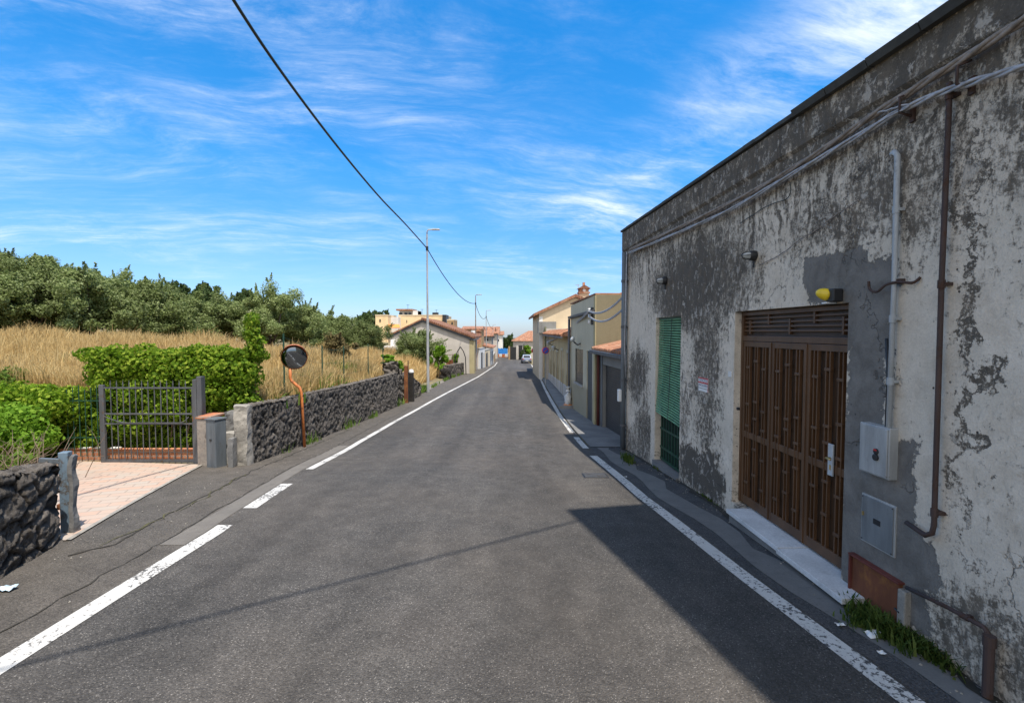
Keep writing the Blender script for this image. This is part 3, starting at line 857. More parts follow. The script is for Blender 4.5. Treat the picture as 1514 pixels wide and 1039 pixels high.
def field_xy(n):
    Y = 11.42 + 26 * rng.uniform(0, 1, n) ** 1.25
    X = -5.85 - (Y * 1.25) * rng.uniform(0, 1, n) ** 1.1
    keep = ~((Y > 23.5) & (X > -6.6 - (Y - 23.5) * .08))
    tone = np.array([mn.noise(Vector((a * .22, b * .22, 4))) for a, b in zip(X, Y)])
    keep &= rng.uniform(0, 1, n) < (.75 + tone * .8)
    return X[keep], Y[keep]
blades(170000, field_xy, .25, .68, .015, 'dry_grass', M_STRAW, .4, label='tall straw coloured dry grass covering the field', cat='dry grass')
blades(3500, field_xy, .5, .85, .022, 'dry_grass', M_STRAW, .3, label='taller dry stalks and seed heads standing above the field grass', cat='dry grass')
def mound_xy(n):
    Y = rng.uniform(29, 46, n); X = -6.3 - rng.uniform(0, 1, n) ** 1.2 * 7 - (Y - 29) * .02
    return X, Y
blades(30000, mound_xy, .5, 1.25, .022, 'dry_grass', M_STRAW, .4, label='dry grass mound between the lamp post and the gabled house', cat='dry grass')
def weeds_xy(n):
    c = [(-7, 13), (-6.4, 17), (-10, 18), (-9, 24), (-16, 22), (-7, 20), (-14, 16), (-12, 28), (-6.3, 12), (-6.5, 15), (-22, 26)]
    k = rng.integers(0, len(c), n); c = np.array(c)
    return c[k, 0] + rng.normal(0, .35, n), c[k, 1] + rng.normal(0, .5, n)
blades(3500, weeds_xy, .2, .5, .03, 'green_weeds', M_GRASS, .5, label='green weeds scattered through the dry grass', cat='weeds')
# verge grass at the lamp post foot and wall foot
def verge_xy(n):
    a = n * 3 // 5
    Y1 = rng.uniform(24.5, 29.5, a); X1 = -5.1 - np.abs(rng.normal(0, .38, a))
    Y2 = rng.uniform(10.5, 50, n - a); X2 = np.array([LW(v) for v in Y2]) - .02 + rng.normal(0, .05, n - a)
    k = np.array([mn.noise(Vector((v * .8, 2, 0))) for v in Y2]) > .05
    return np.concatenate([X1, X2[k]]), np.concatenate([Y1, Y2[k]])
gzf = lambda X, Y: np.interp(Y, YS, ZS)
blades(6000, verge_xy, .08, .42, .02, 'verge_grass', M_GRASS, .5, label='green grass tufts along the foot of the lava wall and lamp post', cat='grass', density=gzf)

# ------------------------------------------------------------------ lava walls
def rock_wall(name, label, y0, y1, fx, thick, htop, zb=-.25, step=.035, mat=M_LAVA, disp=.07, vs=3.2, ra=1., cap=True, round_=.06, group=None, zfun=GZ, base_drop=.2, vstretch=1.0):
    """wall running along y; front face at x=fx(y), body toward -x; displaced into rough stones"""
    L = y1 - y0; nL = int(L / step) + 1
    V = []; F = []; att = []
    ns = None
    Hm = max(htop(y0), htop(y1)); per = 2 * Hm + thick; nP = int(per / step)
    y_list = np.linspace(y0, y1, nL)
    def pt(u, y):
        h = htop(y); s = u * (2 * h + thick)
        if s < h: return Vector((0, 0, s)), Vector((1, 0, 0))
        if s < h + thick: return Vector((-(s - h), 0, h)), Vector((0, 0, 1))
        return Vector((-thick, 0, h - (s - h - thick))), Vector((-1, 0, 0))
    for j, y in enumerate(y_list):
        X, G = fx(y), zfun(y) - base_drop
        hh = htop(y)
        for i in range(nP + 1):
            p, n = pt(i / nP, y)
            sc = 1 + base_drop / hh
            q = Vector((X + p.x, y, G + p.z * sc))
            # soften the arris
            if p.z > hh - round_:
                k = (p.z - (hh - round_)) / round_
                if n.x > .5: q.x -= round_ * k * k * .6
                elif n.x < -.5: q.x += round_ * k * k * .6
            vv = Vector((q.x * vs, q.y * vs, q.z * vs * vstretch)) + mn.noise_vector(q * 2.5) * .45
            d, _ = mn.voronoi(vv)
            e = min(1., (d[1] - d[0]) * 3.2)
            q9 = q * 5.; a = (.5 - abs(mn.noise(q9))) * .9 + (.5 - abs(mn.noise(q * 13.))) * .6 + mn.noise(q * 30.) * .35
            a = (a - .75) * ra; e = min(e, max(0., .55 + a * .8)) if e > .35 else e
            q = q + n * (disp * (min(1, e * 1.6) ** .5 - .7 + a * .75))
            if n.z > .5: q.z += disp * .5 * mn.noise(q * 3.)
            V.append(q); att.append(e)
    m_ = nP + 1
    for j in range(nL - 1):
        for i in range(nP): F.append((j * m_ + i, (j + 1) * m_ + i, (j + 1) * m_ + i + 1, j * m_ + i + 1))
    # ends: rings shrinking to the centre line
    for j, sgn in ((0, -1), (nL - 1, 1)):
        prev = [j * m_ + i for i in range(m_)]
        y = y_list[j]; cx = fx(y) - thick / 2; rings = max(3, int(thick / 2 / step))
        for r in range(1, rings + 1):
            new = []
            for i in range(m_):
                b = V[j * m_ + i]; t = r / rings
                q = Vector((b.x + (cx - b.x) * t, b.y, b.z))
                if b.z > zfun(y) - base_drop + (htop(y) + base_drop) * .93 and t > 0: pass
                vv = Vector((q.x * vs, q.y * vs, q.z * vs * vstretch)) + mn.noise_vector(q * 2.5) * .45
                d, _ = mn.voronoi(vv); e = min(1., (d[1] - d[0]) * 3.2)
                q.y += sgn * disp * (e ** .6 - .3 + mn.noise(q * 9.) * .3) * min(1, t * 2.5)
                V.append(q); att.append(e); new.append(len(V) - 1)
            for i in range(m_ - 1):
                f = (prev[i], prev[i + 1], new[i + 1], new[i]); F.append(f if sgn < 0 else f[::-1])
            prev = new
    oy = Vector((fx(y0), y0, zfun(y0)))
    V = [tuple(p - oy) for p in V]
    o = mesh_np(name, V, F, mat, None, False, oy, att)
    return setp(o, label, 'wall', group)
rock_wall('lava_stone_wall', 'near black lava stone wall at the left edge beside the paved drive', 1.5, 5.72,
          interp([(0, -4.95), (4.7, -5.08), (5.72, -5.36)]), .5, lambda y: .97 + .03 * math.sin(y * 3), step=.022, disp=.10, vs=2.4, vstretch=2.0, ra=.5)
rock_wall('lava_stone_wall', 'long dark lava stone wall beside the road behind the traffic mirror', 10.12, 21.6,
          interp([(10, -5.44), (13, -5.40), (21.7, -5.06)]), .33, interp([(10, 1.22), (12, 1.3), (18, 1.42), (21.6, 1.5)]), step=.034, disp=.055, vs=5.0)
rock_wall('rubble_pier', 'tall craggy lava rock pier ending the long stone wall', 21.65, 22.35,
          interp([(21, -5.08), (23, -5.02)]), .75, lambda y: 1.75 + .3 * math.sin(y * 5 + 1), step=.045, disp=.16, vs=2.6, round_=.3)
rock_wall('rubble_wall', 'short crumbling lava wall between the rusty gate post and the street lamp', 23.6, 26.4,
          interp([(23, -4.98), (27, -4.9)]), .5, interp([(23.6, 1.45), (24.2, 1.2), (26.4, .62)]), step=.05, disp=.12, vs=3, round_=.2)
rock_wall('rubble_wall', 'low dry stone wall before the grey gabled house', 41.5, 49.3,
          interp([(41, -5.45), (50, -4.8)]), .5, lambda y: 1.15, step=.08, disp=.12, vs=2.6)
# pale end pier of the long wall
def rough_block(name, label, cat, x0, x1, y0, y1, z0, z1, mat, amp=.03, n=9, parent=None):
    bm_v = []; bm_f = []
    c = Vector(((x0 + x1) / 2, (y0 + y1) / 2, z0)); mb = MB()
    dims = (x1 - x0, y1 - y0, z1 - z0)
    st_ = max(dims) / n
    def face(o, a, b, na, nb):
        base = len(mb.v)
        for j in range(nb + 1):
            for i in range(na + 1):
                p = Vector(o) + Vector(a) * (i / na) + Vector(b) * (j / nb)
                cc = Vector(((x0 + x1) / 2, (y0 + y1) / 2, (z0 + z1) / 2))
                d = (p - cc); d = Vector((d.x / dims[0], d.y / dims[1], d.z / dims[2]))
                cut = max(0, d.length - .62) * .25
                p = p + mn.noise_vector(p * 3.5) * amp + mn.noise_vector(p * 11) * amp * .35
                p = p - Vector((d.x * dims[0], d.y * dims[1], d.z * dims[2])) * cut
                mb.v.append(tuple(p - c))
        for j in range(nb):
            for i in range(na):
                k = base + j * (na + 1) + i; mb.f.append((k, k + 1, k + na + 2, k + na + 1))
    X, Y, Z = dims; nX, nY, nZ = [max(2, int(d / st_)) for d in dims]
    face((x0, y0, z0), (X, 0, 0), (0, 0, Z), nX, nZ); face((x1, y1, z0), (-X, 0, 0), (0, 0, Z), nX, nZ)
    face((x1, y0, z0), (0, Y, 0), (0, 0, Z), nY, nZ); face((x0, y1, z0), (0, -Y, 0), (0, 0, Z), nY, nZ)
    face((x0, y0, z1), (X, 0, 0), (0, Y, 0), nX, nY); face((x0, y1, z0), (X, 0, 0), (0, -Y, 0), nX, nY)
    o = mb.build(name, mat, parent, loc=tuple(c))
    return setp(o, label, cat)
g10 = GZ(10)
rough_block('stone_pier', 'pale weathered stone pier closing the near end of the long lava wall', 'pier', -5.72, -5.44, 9.92, 10.14, g10 - .1, g10 + 1.27, M_PALEST, .035, 20)
rough_block('stone_slab', 'thin dark upright slab at the foot of the pale stone pier', 'slab', -5.74, -5.64, 9.72, 9.9, g10 - .1, g10 + .62, M_CONCD, .02, 10)
rough_block('concrete_step', 'low concrete block with a ledge left of the pale stone pier', 'step', -6.18, -5.76, 10.15, 10.7, g10 - .1, g10 + .62, M_CONC, .02, 10)
rough_block('rubble_heap', 'earthy rubble heap on top of the concrete block by the hedge', 'rubble', -6.25, -5.74, 10.5, 11.3, g10 + .4, g10 + 1.05, M_CONCD, .08, 12)
rough_block('boulder', 'flat mossy boulder at the front of the low dry stone wall', 'boulder', -6.0, -5.2, 40.6, 41.6, GZ(41) - .1, GZ(41) + .8, M_LAVA, .15, 10)

# brick pier with tile cap and the steel pedestal
t = thing('brick_pier', 'old grey brick pier with an orange tile cap right of the gate', 'pier', (-6.33, 10.0, g10))
MB().box(-.13, .13, -.1, .35, -.1, .98).build('shaft', concrete('old_render', (.2, .18, .16), (.3, .26, .22), (.1, .07, .05), 6, .8, .6), t, bevel=.015)
MB().box(-.15, .17, -.12, .38, .98, 1.03).build('tile_cap', M_BRICK, t, bevel=.01)
t = thing('meter_pedestal', 'blue grey steel meter pedestal between the gate and the stone pier', 'cabinet', (-6.03, 9.85, g10), R(-20))
MB().box(-.13, .13, -.13, .13, -.05, .98).build('cabinet', M_POSTBLUE, t, bevel=.02)
MB().box(-.145, .145, -.145, .145, .98, 1.01).build('lid', M_POSTBLUE, t, bevel=.008)
MB().box(-.02, .03, -.14, -.13, .56, .6).build('lock', M_BLACKM, t)
# gate
GY = 10.24
t = thing('iron_gate', 'grey iron bar gate standing shut at the paved drive', 'gate', (-7.65, GY, GZ(GY)))
gx0, gx1 = -8.66 + 7.65, -6.72 + 7.65
MB().box(gx0 - .05, gx0 + .05, -.03, .03, .0, 1.66).build('stile', M_GATE, t, bevel=.006)
MB().box(gx1 - .035, gx1 + .035, -.03, .03, .0, 1.62).build('stile', M_GATE, t, bevel=.006)
for z_, h_ in ((.01, .06), (.82, .03), (1.03, .03), (1.58, .03)):
    MB().box(gx0 + .05, gx1 - .035, -.018, .018, z_, z_ + h_).build('rail', M_GATE, t)
nb = 13
for i in range(nb):
    x_ = gx0 + .05 + (gx1 - gx0 - .09) * (i + 1) / (nb + 1)
    mb = MB().tube([(x_, 0, .07), (x_, 0, 1.66)], .0105, 6); mb.tube([(x_, 0, 1.66), (x_, 0, 1.76)], [.014, .002], 6)
    mb.build('bar', M_GATE, t)
mb = MB()
pts = [(gx0 + .06, -.035, 1.0)] + [(gx0 + .06 + .5 * (k / 6), -.035, 1.0 - .14 * math.sin(k / 6 * math.pi / 2)) for k in range(1, 7)] + [(gx1 - .3 + .04 * k, -.035, .86 + .005 * k * k) for k in range(6)]
mb.tube(pts, .009, 6).build('curved_rail', M_GATE, t, smooth=True)
t = thing('gate_post', 'tall grey steel channel post at the right side of the gate', 'post', (-6.56, 10.16, GZ(10.16)))
MB().box(-.1, -.02, -.06, .06, -.1, 1.78).box(.0, .1, -.08, .06, -.1, 1.84).build('channel', M_GATE, t, bevel=.008)
MB().box(-.02, 0, -.03, .05, -.1, 1.76).build('web', M_BLACKM, t)
MB().box(-.12, -.1, -.05, -.01, .9, 1.0).build('latch', M_RUST, t)
# rusted post by the near wall
t = thing('gate_post', 'weathered blue grey gate post at the end of the near lava wall', 'post', (-5.52, 6.0, GZ(6)), R(12))
mb = MB(); mb.box(-.085, .02, -.05, .05, -.05, 1.02).build('channel', metal_rust('flaking_blue_steel', (.14, .20, .26), (.12, .10, .08), .6, .7, 9), t, bevel=.01)
rough_block('concrete_core', None, None, .02, .07, -.05, .05, -.05, .98, M_CONCD, .03, 18, t)
MB().box(-.4, -.06, -.02, .02, .86, .92, Matrix.Rotation(R(6), 4, 'Y')).build('arm', M_POSTBLUE, t, bevel=.006)
for z_ in (.3, .62): MB().box(-.13, -.08, -.03, .03, z_, z_ + .07).build('hinge', M_RUST, t, bevel=.006)
# low brick wall and picket railing behind the gate
t = thing('brick_wall', 'low red brick wall under the vine hedge behind the gate', 'wall', (-8.0, 10.55, GZ(10.5)))
MB().box(-1.9, 1.55, 0, .12, -.15, .24).build('brickwork', M_BRICK, t, bevel=.006)
for i in range(4):
    MB().box(-1.8 + i * .33, -1.62 + i * .33, -.01, .13, .24, .262).build('coping_tile', M_WHITEW if i % 2 else M_CONC, t, bevel=.004)
t = thing('iron_railing', 'thin green iron railing in front of the hedge left of the gate', 'railing', (-9.6, 10.45, GZ(10.45)))
for i in range(7):
    MB().tube([(i * .13, 0, .1), (i * .13, 0, 1.55 + .05 * (i % 3))], .009, 6).build('bar', M_GREEND, t)
for z_ in (.5, 1.3): MB().box(-.1, .9, -.01, .01, z_, z_ + .02).build('rail', M_GREEND, t)

# ------------------------------------------------------------------ vine hedge, shrubs
def hedge_pts(segs, n):
    """segs: list of (x, y, z, rx, ry, rz) lumps"""
    w_ = np.array([s[3] * s[5] + s[3] * s[4] for s in segs]); w_ /= w_.sum()
    k = rng.choice(len(segs), n, p=w_); S_ = np.array(segs)[k]
    e = rng.normal(size=(n, 3)); e /= np.linalg.norm(e, axis=1, keepdims=True)
    r = rng.uniform(.62, 1.06, (n, 1))
    return S_[:, :3] + e * r * S_[:, 3:], e
lumps = []
for i in range(80):
    x = random.uniform(-9.6, -6.1); hz = random.uniform(.35, 2.0)
    lumps.append((x + .05, random.uniform(10.9, 11.25), g10 + .2 + hz, random.uniform(.22, .4), random.uniform(.22, .34), random.uniform(.2, .34)))
for i in range(26): lumps.append((random.uniform(-6.6, -5.95), random.uniform(10.75, 11.4), g10 + random.uniform(.6, 2.15), .3, .3, .3))
for i in range(16): lumps.append((-9.75 + i * .26, 11.1 + random.uniform(-.1, .15), g10 + 2.28 + random.uniform(-.08, .08), .24, .26, .15))
for i in range(7): lumps.append((-5.9 + random.uniform(-.08, .1), 11.1, g10 + 2.3 + i * .125, .21 - i * .008, .2, .16))
for i in range(95): lumps.append((random.uniform(-9.7, -5.9), 11.15, g10 + random.uniform(.1, .9), .32, .22, .26))
for i in range(36): lumps.append((random.uniform(-9.0, -6.6), 11.0 + random.uniform(-.1, .1), g10 + random.uniform(.9, 2.1), .3, .24, .26))
for i in range(50): lumps.append((random.uniform(-11.6, -9.4), random.uniform(10.7, 11.3), g10 + random.uniform(.2, 1.25), .32, .26, .26))
P, e = hedge_pts(lumps, 96000)
t = thing('vine_hedge', 'bright green leafy vine hedge with a tall shoot at its right end behind the gate', 'hedge', (-7.7, 11.1, g10))
V, F = leaf_quads(P - np.array([-7.7, 11.1, g10]), .068, e, aspect=1.15)
mesh_np('leaves', V, F, M_VINEL, t)
mb = MB()
for i in range(26):
    x = random.uniform(-1.9, 1.7); p = [Vector((x, random.uniform(-.1, .1), 0))]
    for k in range(5): p.append(p[-1] + Vector((random.uniform(-.15, .15), random.uniform(-.08, .08), .33)))
    mb.tube(p, [.02, .018, .014, .01, .008, .005], 5)
mb.build('stems', M_TWIG, t)
def shrub(label, lumps, n, mat, leaf, name='shrub', asp=1.5, cat='shrub', stems=10):
    c = np.array(lumps)[:, :3].mean(0); c[2] = min(l[2] - l[5] for l in lumps)
    t = thing(name, label, cat, tuple(c))
    P, e = hedge_pts(lumps, n)
    V, F = leaf_quads(P - c, leaf, e, aspect=asp); mesh_np('leaves', V, F, mat, t)
    mb = MB()
    for i in range(stems):
        l = random.choice(lumps); q = Vector(l[:3]) - Vector(c)
        mb.tube([Vector((0, 0, -.05)), Vector((q.x * .7, q.y * .7, q.z * .35)), q], [.014, .01, .005], 5)
    mb.build('stems', M_TWIG, t)
    return t
g8 = GZ(8)
shrub('leafy green shrub mass behind the near wall at the left edge', [(random.uniform(-12.0, -9.5), random.uniform(8.8, 10.2), g8 + random.uniform(.3, 1.0), .42, .36, .3) for _ in range(34)], 15000, M_BRIGHTL, .06)
shrub('green shrub between the shrub mass and the iron railing', [(random.uniform(-10.9, -9.6), random.uniform(10.2, 10.9), g8 + random.uniform(.4, 1.35), .34, .28, .28) for _ in range(18)], 8500, M_VINEL, .062)
shrub('tall leafy plant at the left edge of the picture before the dry grass', [(random.uniform(-12.6, -11.8), random.uniform(11, 11.8), g8 + random.uniform(1.0, 1.9), .3, .3, .3) for _ in range(8)], 3000, M_SHRUBL, .06)
t = thing('dry_twigs', 'tangle of bare brown twigs behind the near lava wall', 'twigs', (-8.15, 7.7, GZ(7.7)))
mb = MB()
for i in range(130):
    x, y = random.uniform(-1.9, .55), random.uniform(-.6, .9); p = [Vector((x, y, 0))]; d = Vector((random.uniform(-.5, .5), random.uniform(-.3, .3), 1)).normalized()
    for k in range(5):
        d = (d + Vector((random.uniform(-.45, .45), random.uniform(-.45, .45), random.uniform(-.35, .15)))).normalized(); p.append(p[-1] + d * .2)
    mb.tube(p, [.009, .008, .006, .005, .004, .002], 4)
mb.build('branches', M_TWIG, t)
P, e = hedge_pts([(random.uniform(-1.9, .45), random.uniform(-.5, .8), random.uniform(.2, .75), .28, .25, .2) for _ in range(12)], 1300)
V, F = leaf_quads(P, .06, None, aspect=2.2); mesh_np('leaves', V, F, M_SHRUBL, t)

# ------------------------------------------------------------------ wire fence in the field
t = thing('wire_fence', 'green post and wire fence running behind the long lava wall', 'fence', (-5.95, 12.6, FZ(-5.95, 12.6)))
fp = []
for px, top in ((419, 493), (476, 511), (508, 512), (544, 508), (566, 514)):
    Y = 5.95 * 720 / (757 - px); Y -= .0
    p = atY(px, top, Y); b = FZ(p.x, Y) - .3
    q = Vector((p.x, Y, b)) - t.location; zt = p.z - t.location.z
    MB().tube([(q.x, q.y, q.z), (q.x, q.y, zt)], .022, 8).build('post', M_GREEND, t)
    fp.append((q.x, q.y, zt))
for k in (.1, .55, 1.0):
    mb = MB()
    for a, b in zip(fp[:-1], fp[1:]):
        A_, B_ = Vector(a), Vector(b)
        mb.tube([A_ - Vector((0, 0, k)), A_.lerp(B_, .5) - Vector((0, 0, k + .03)), B_ - Vector((0, 0, k))], .003, 4)
    mb.build('wire', M_GREEND, t)
mb = MB()
for a, b in zip(fp[:-1], fp[1:]):
    A_, B_ = Vector(a), Vector(b); n = int((B_ - A_).length / .16)
    for i in range(n):
        p0 = A_.lerp(B_, i / n) - Vector((0, 0, .1)); 
        for s_ in (1, -1):
            j = i + 5 * s_
            if 0 <= j <= n:
                p1 = A_.lerp(B_, j / n) - Vector((0, 0, .95)); mb.tube([p0, p1], .0018, 3, False)
mb.build('mesh', M_GREEND, t)
t = thing('gate_post', 'rusty brown wooden post beside the craggy rock pier', 'post', (-4.98, 22.9, GZ(22.9)))
MB().box(-.11, .09, -.09, .09, -.1, 1.75, None, .15).build('shaft', M_RUST, t, bevel=.02)
MB().tube([(.1, -.05, 0), (.1, -.05, 2.0)], .02, 6).build('rod', M_BLACKM, t)
t = thing('marker_pillar', 'small stone pillar with a white painted cap near the rusty post', 'pillar', (-4.85, 23.4, GZ(23.4)))
MB().box(-.12, .12, -.14, .14, -.1, 1.42, None, .2).build('shaft', M_LAVA, t, bevel=.03)
MB().lathe([(.12, 1.41), (.11, 1.5), (.06, 1.55), (0.001, 1.56)], 10).build('cap', M_WHITE, t)

# ------------------------------------------------------------------ traffic mirror
mp = Vector((-5.28, 12.3, GZ(12.3)))
t = thing('traffic_mirror', 'round convex traffic mirror with orange hood on a bent orange pole by the lava wall', 'traffic mirror', tuple(mp))
def L_(px, py, Y=mp.y): return atY(px, py, Y) - mp
mb = MB().tube([(0, 0, -.1), L_(445.5, 580, mp.y), L_(443, 573, mp.y), L_(431, 563), L_(429, 558), L_(429, 540)], .036, 10)
mb.build('pole', M_ORANGE, t, smooth=True)
mc = L_(435, 528)
to_cam = Vector((.42, -1.0, -.16)).normalized()
Mm = Matrix.Translation(mc) @ to_cam.to_track_quat('Z', 'Y').to_matrix().to_4x4()
rr = .315
MB().lathe([(.02, -.07), (rr * .7, -.06), (rr, -.02), (rr, .012), (rr - .012, .02)], 32, Mm).build('backing', M_ORANGE, t, smooth=False)
MB().lathe([(rr - .014, .018)] + [(rr * .95 * math.cos(a), .018 + .06 * math.sin(a)) for a in np.linspace(.2, 1.55, 9)], 32, Mm).build('glass', M_MIRROR, t, smooth=True)
mb = MB(); n = 20
for i in range(n):
    a0 = R(5 + 170 * i / n); a1 = R(5 + 170 * (i + 1) / n)
    def hp_(a, r, z): return Mm @ Vector((-r * math.cos(a), r * math.sin(a), z))
    d0, d1 = .02 + .13 * math.sin(a0), .02 + .13 * math.sin(a1)
    mb.quad(hp_(a0, rr + .006, -.04), hp_(a1, rr + .006, -.04), hp_(a1, rr + .02, d1), hp_(a0, rr + .02, d0))
    mb.quad(hp_(a0, rr + .012, -.04), hp_(a1, rr + .012, -.04), hp_(a1, rr + .026, d1), hp_(a0, rr + .026, d0))
mb.build('hood', M_ORANGE, t)
MB().box(-.03, .03, -.03, .05, -.1, .1, Matrix.Translation(mc + Vector((-.02, .06, -.12)))).build('bracket', M_RUST, t)

# ------------------------------------------------------------------ street lamps and cables
def lamp_post(px, base, top, label, Y=None, arm=True, mat=M_GALV, r=.085, armlen=.75):
    b = gnd(px, base) if Y is None else Vector((atY(px, base, Y).x, Y, GZ(Y)))
    H = atY(px, top, b.y).z - b.z
    t = thing('street_lamp', label, 'street lamp', tuple(b), 0, 'street lamps along the left side')
    x2 = (px + 0) ; lean = 0
    MB().tube([(0, 0, -.2), (0, 0, H * .45), (0, 0, H * .46), (0, 0, H - .25)], [r, r * .85, r * .7, r * .55], 12).build('pole', mat, t, smooth=False)
    MB().tube([(0, 0, H - .3), (0, 0, H - .08), (.06, 0, H), (armlen * .5, 0, H + .02)], r * .42, 8).build('arm', mat, t, smooth=True)
    MB().box(armlen * .35, armlen, -.09, .09, H - .02, H + .07, None, .2).build('lamp_head', M_PALEBOX, t, bevel=.02)
    MB().tube([(-.02, -r, H * .885), (.0, -r - .07, H * .885)], .03, 8).build('insulator', M_BLACKM, t)
    MB().tube([(0, 0, H * .875), (0, 0, H * .9)], r * .9, 10).build('clamp', M_BLACKM, t)
    return b, H
l1 = lamp_post(633, 580, 340, 'tall galvanised street lamp nearest to the viewer, by the green verge')
l2 = lamp_post(703.5, 548, 436, 'second street lamp, its pole rusty brown, at the corner of the gabled house', mat=metal_rust('rusty_pole', (.25, .2, .16), (.2, .11, .07), .6, .7))
l3 = lamp_post(719, 540.5, 459, 'third street lamp beyond the gabled house')
l4 = lamp_post(729, 533, 480, 'fourth small street lamp near the bend', armlen=.6)
t = thing('utility_pole', 'thin dark utility pole farthest down the street', 'pole', tuple(gnd(733, 530)))
MB().tube([(0, 0, -.2), (0, 0, 6.6)], [.12, .08], 8).build('pole', M_BARK, t)
MB().box(-.4, .4, -.04, .04, 6.2, 6.28).build('crossarm', M_BARK, t)
# road-side overhead cable
def sag(a, b, s, n=24, z=None):
    a, b = Vector(a), Vector(b)
    return [a.lerp(b, i / n) - Vector((0, 0, s * 4 * (i / n) * (1 - i / n))) for i in range(n + 1)]
def at1(l, k=.888): return Vector((l[0].x, l[0].y - .1, l[0].z + l[1] * k))
cab = [(-5.0, -6, 9.5), at1(l1), at1(l2), at1(l3), at1(l4)]
mb = MB()
c0 = [atY(px, py, 4.93 * 720 / (757 - px)) for px, py in ((250, -160), (345, 0), (420, 112), (500, 218), (560, 290), (600, 332))]
cp0 = [Vector((-5.0, -2.8, 9.95)), Vector((-5.0, 1.5, 9.2))] + c0 + [at1(l1)]
# smooth the first span with a Catmull-Rom spline
def catmull(P, n=8):
    Q = []
    for i in range(len(P) - 1):
        p0, p1, p2, p3 = P[max(i - 1, 0)], P[i], P[i + 1], P[min(i + 2, len(P) - 1)]
        for k in range(n):
            t_ = k / n
            Q.append(.5 * ((2 * p1) + (p2 - p0) * t_ + (2 * p0 - 5 * p1 + 4 * p2 - p3) * t_ ** 2 + (3 * p1 - p0 - 3 * p2 + p3) * t_ ** 3))
    Q.append(P[-1]); return Q
mb.tube(catmull(cp0), .03, 8)
setp(mb.build('overhead_cable', M_CABLE, smooth=True), 'thick black overhead cable sagging from the top of the picture to the nearest street lamp', 'cable')
# wire crossing the street behind the viewer: its shadow lies across the near road
t = thing('utility_pole', 'wooden utility pole behind the near lava wall carrying the road side cable', 'pole', (-5.91, -2.8, 0))
MB().tube([(0, 0, -.3), (0, 0, 10.2)], [.14, .09], 10).build('pole', M_BARK, t, smooth=True)
MB().box(-.5, .95, -.05, .05, 9.8, 9.9).build('crossarm', M_BARK, t)
mb = MB().tube(sag((-5.91, -2.8, 9.6), (3.42, 2.76, 10.6), .08), .022, 6)
setp(mb.build('crossing_cable', M_CABLE, smooth=True), 'cable crossing above the road from the wooden pole to the tall house', 'cable')
for i, lab in ((1, 'overhead cable between the nearest and the second street lamp'), (2, 'overhead cable between the second and the third street lamp'), (3, 'overhead cable between the third and the fourth street lamp')):
    mb = MB().tube(sag(cab[i], cab[i + 1], .9 if i < 3 else .5), .03, 6)
    setp(mb.build('overhead_cable', M_CABLE, smooth=True), lab, 'cable')
# ------------------------------------------------------------------ the weathered building on the right
BO = Vector((3.32, 0, 0)); BD = Vector((-.041, 1, 0)).normalized(); BN = Vector((-BD.y, BD.x, 0))
BRZ = math.atan2(BD.y, BD.x)
def WP(px, py, off=0.):
    """pixel -> (x along wall, z) on the facade plane moved outward by off"""
    d = ray(px, py); o = Vector((0, 0, CAMH)); q = BO + BN * off
    t = (q - o).dot(BN) / d.dot(BN); p = o + d * t - BO
    return p.dot(BD), p.z
XE = WP(922, 342)[0]
def ztop(x): return 4.60 + (4.84 - 4.60) * (x - 3.0) / (XE - 3.0)
B = thing('old_building', 'weathered grey plaster building with black mould stains and a brown metal door on the right', 'building', tuple(BO), BRZ)
dx0, dx1 = WP(1255, 447)[0], WP(1087, 460)[0]; dz1 = WP(1255, 447)[1]; dz0 = -.005
wx0, wx1 = WP(1007, 467)[0], WP(970, 470)[0]; wz0, wz1 = -.28, WP(1007, 467)[1]
mb = MB(); X0 = 2.72
holed(mb, X0, XE, ztop, -1.6, [(dx0, dx1, dz0, dz1), (wx0, wx1, wz0, wz1)], .16)
# ends, back and roof slab of the shell
D = 7.0
mb.quad((XE, 0, -1.6), (XE, 0, ztop(XE)), (XE, -D, ztop(XE)), (XE, -D, -1.6))
mb.quad((X0, 0, -1.6), (X0, -D, -1.6), (X0, -D, ztop(X0)), (X0, 0, ztop(X0)))
mb.quad((X0, -D, -1.6), (XE, -D, -1.6), (XE, -D, ztop(XE)), (X0, -D, ztop(X0)))
mb.quad((X0, 0, ztop(X0)), (X0, -D, ztop(X0)), (XE, -D, ztop(XE)), (XE, 0, ztop(XE)))
mb.build('wall', M_PLASTER, B)
# dark backing behind the openings
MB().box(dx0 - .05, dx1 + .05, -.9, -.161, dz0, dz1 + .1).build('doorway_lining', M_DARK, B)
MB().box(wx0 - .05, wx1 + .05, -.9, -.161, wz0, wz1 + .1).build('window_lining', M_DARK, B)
# parapet ledge (the cable line) and roof edge
mb = MB(); n = 60
xs_ = np.linspace(X0, XE - .003, n)
zl = lambda x: WP(933, 366)[1] + (x - WP(933, 366)[0]) * (WP(933, 366)[1] - WP(1400, 95)[1]) / (WP(933, 366)[0] - WP(1400, 95)[0])
for a, b in zip(xs_[:-1], xs_[1:]):
    za, zb_ = zl(a) + .02, zl(b) + .02
    ya, yb = .035 + .012 * mn.noise(Vector((a * 2, 0, 0))), .035 + .012 * mn.noise(Vector((b * 2, 0, 0)))
    mb.quad((a, ya, za), (a, ya - .0, ztop(a) - .01), (b, yb, ztop(b) - .01), (b, yb, zb_))
    mb.quad((a, .0, za - .04), (a, ya, za), (b, yb, zb_), (b, .0, zb_ - .04))
    mb.quad((a, ya, ztop(a) - .01), (a, -.2, ztop(a) + .004), (b, -.2, ztop(b) + .004), (b, yb, ztop(b) - .01))
mb.build('parapet_band', M_PLASTER, B)
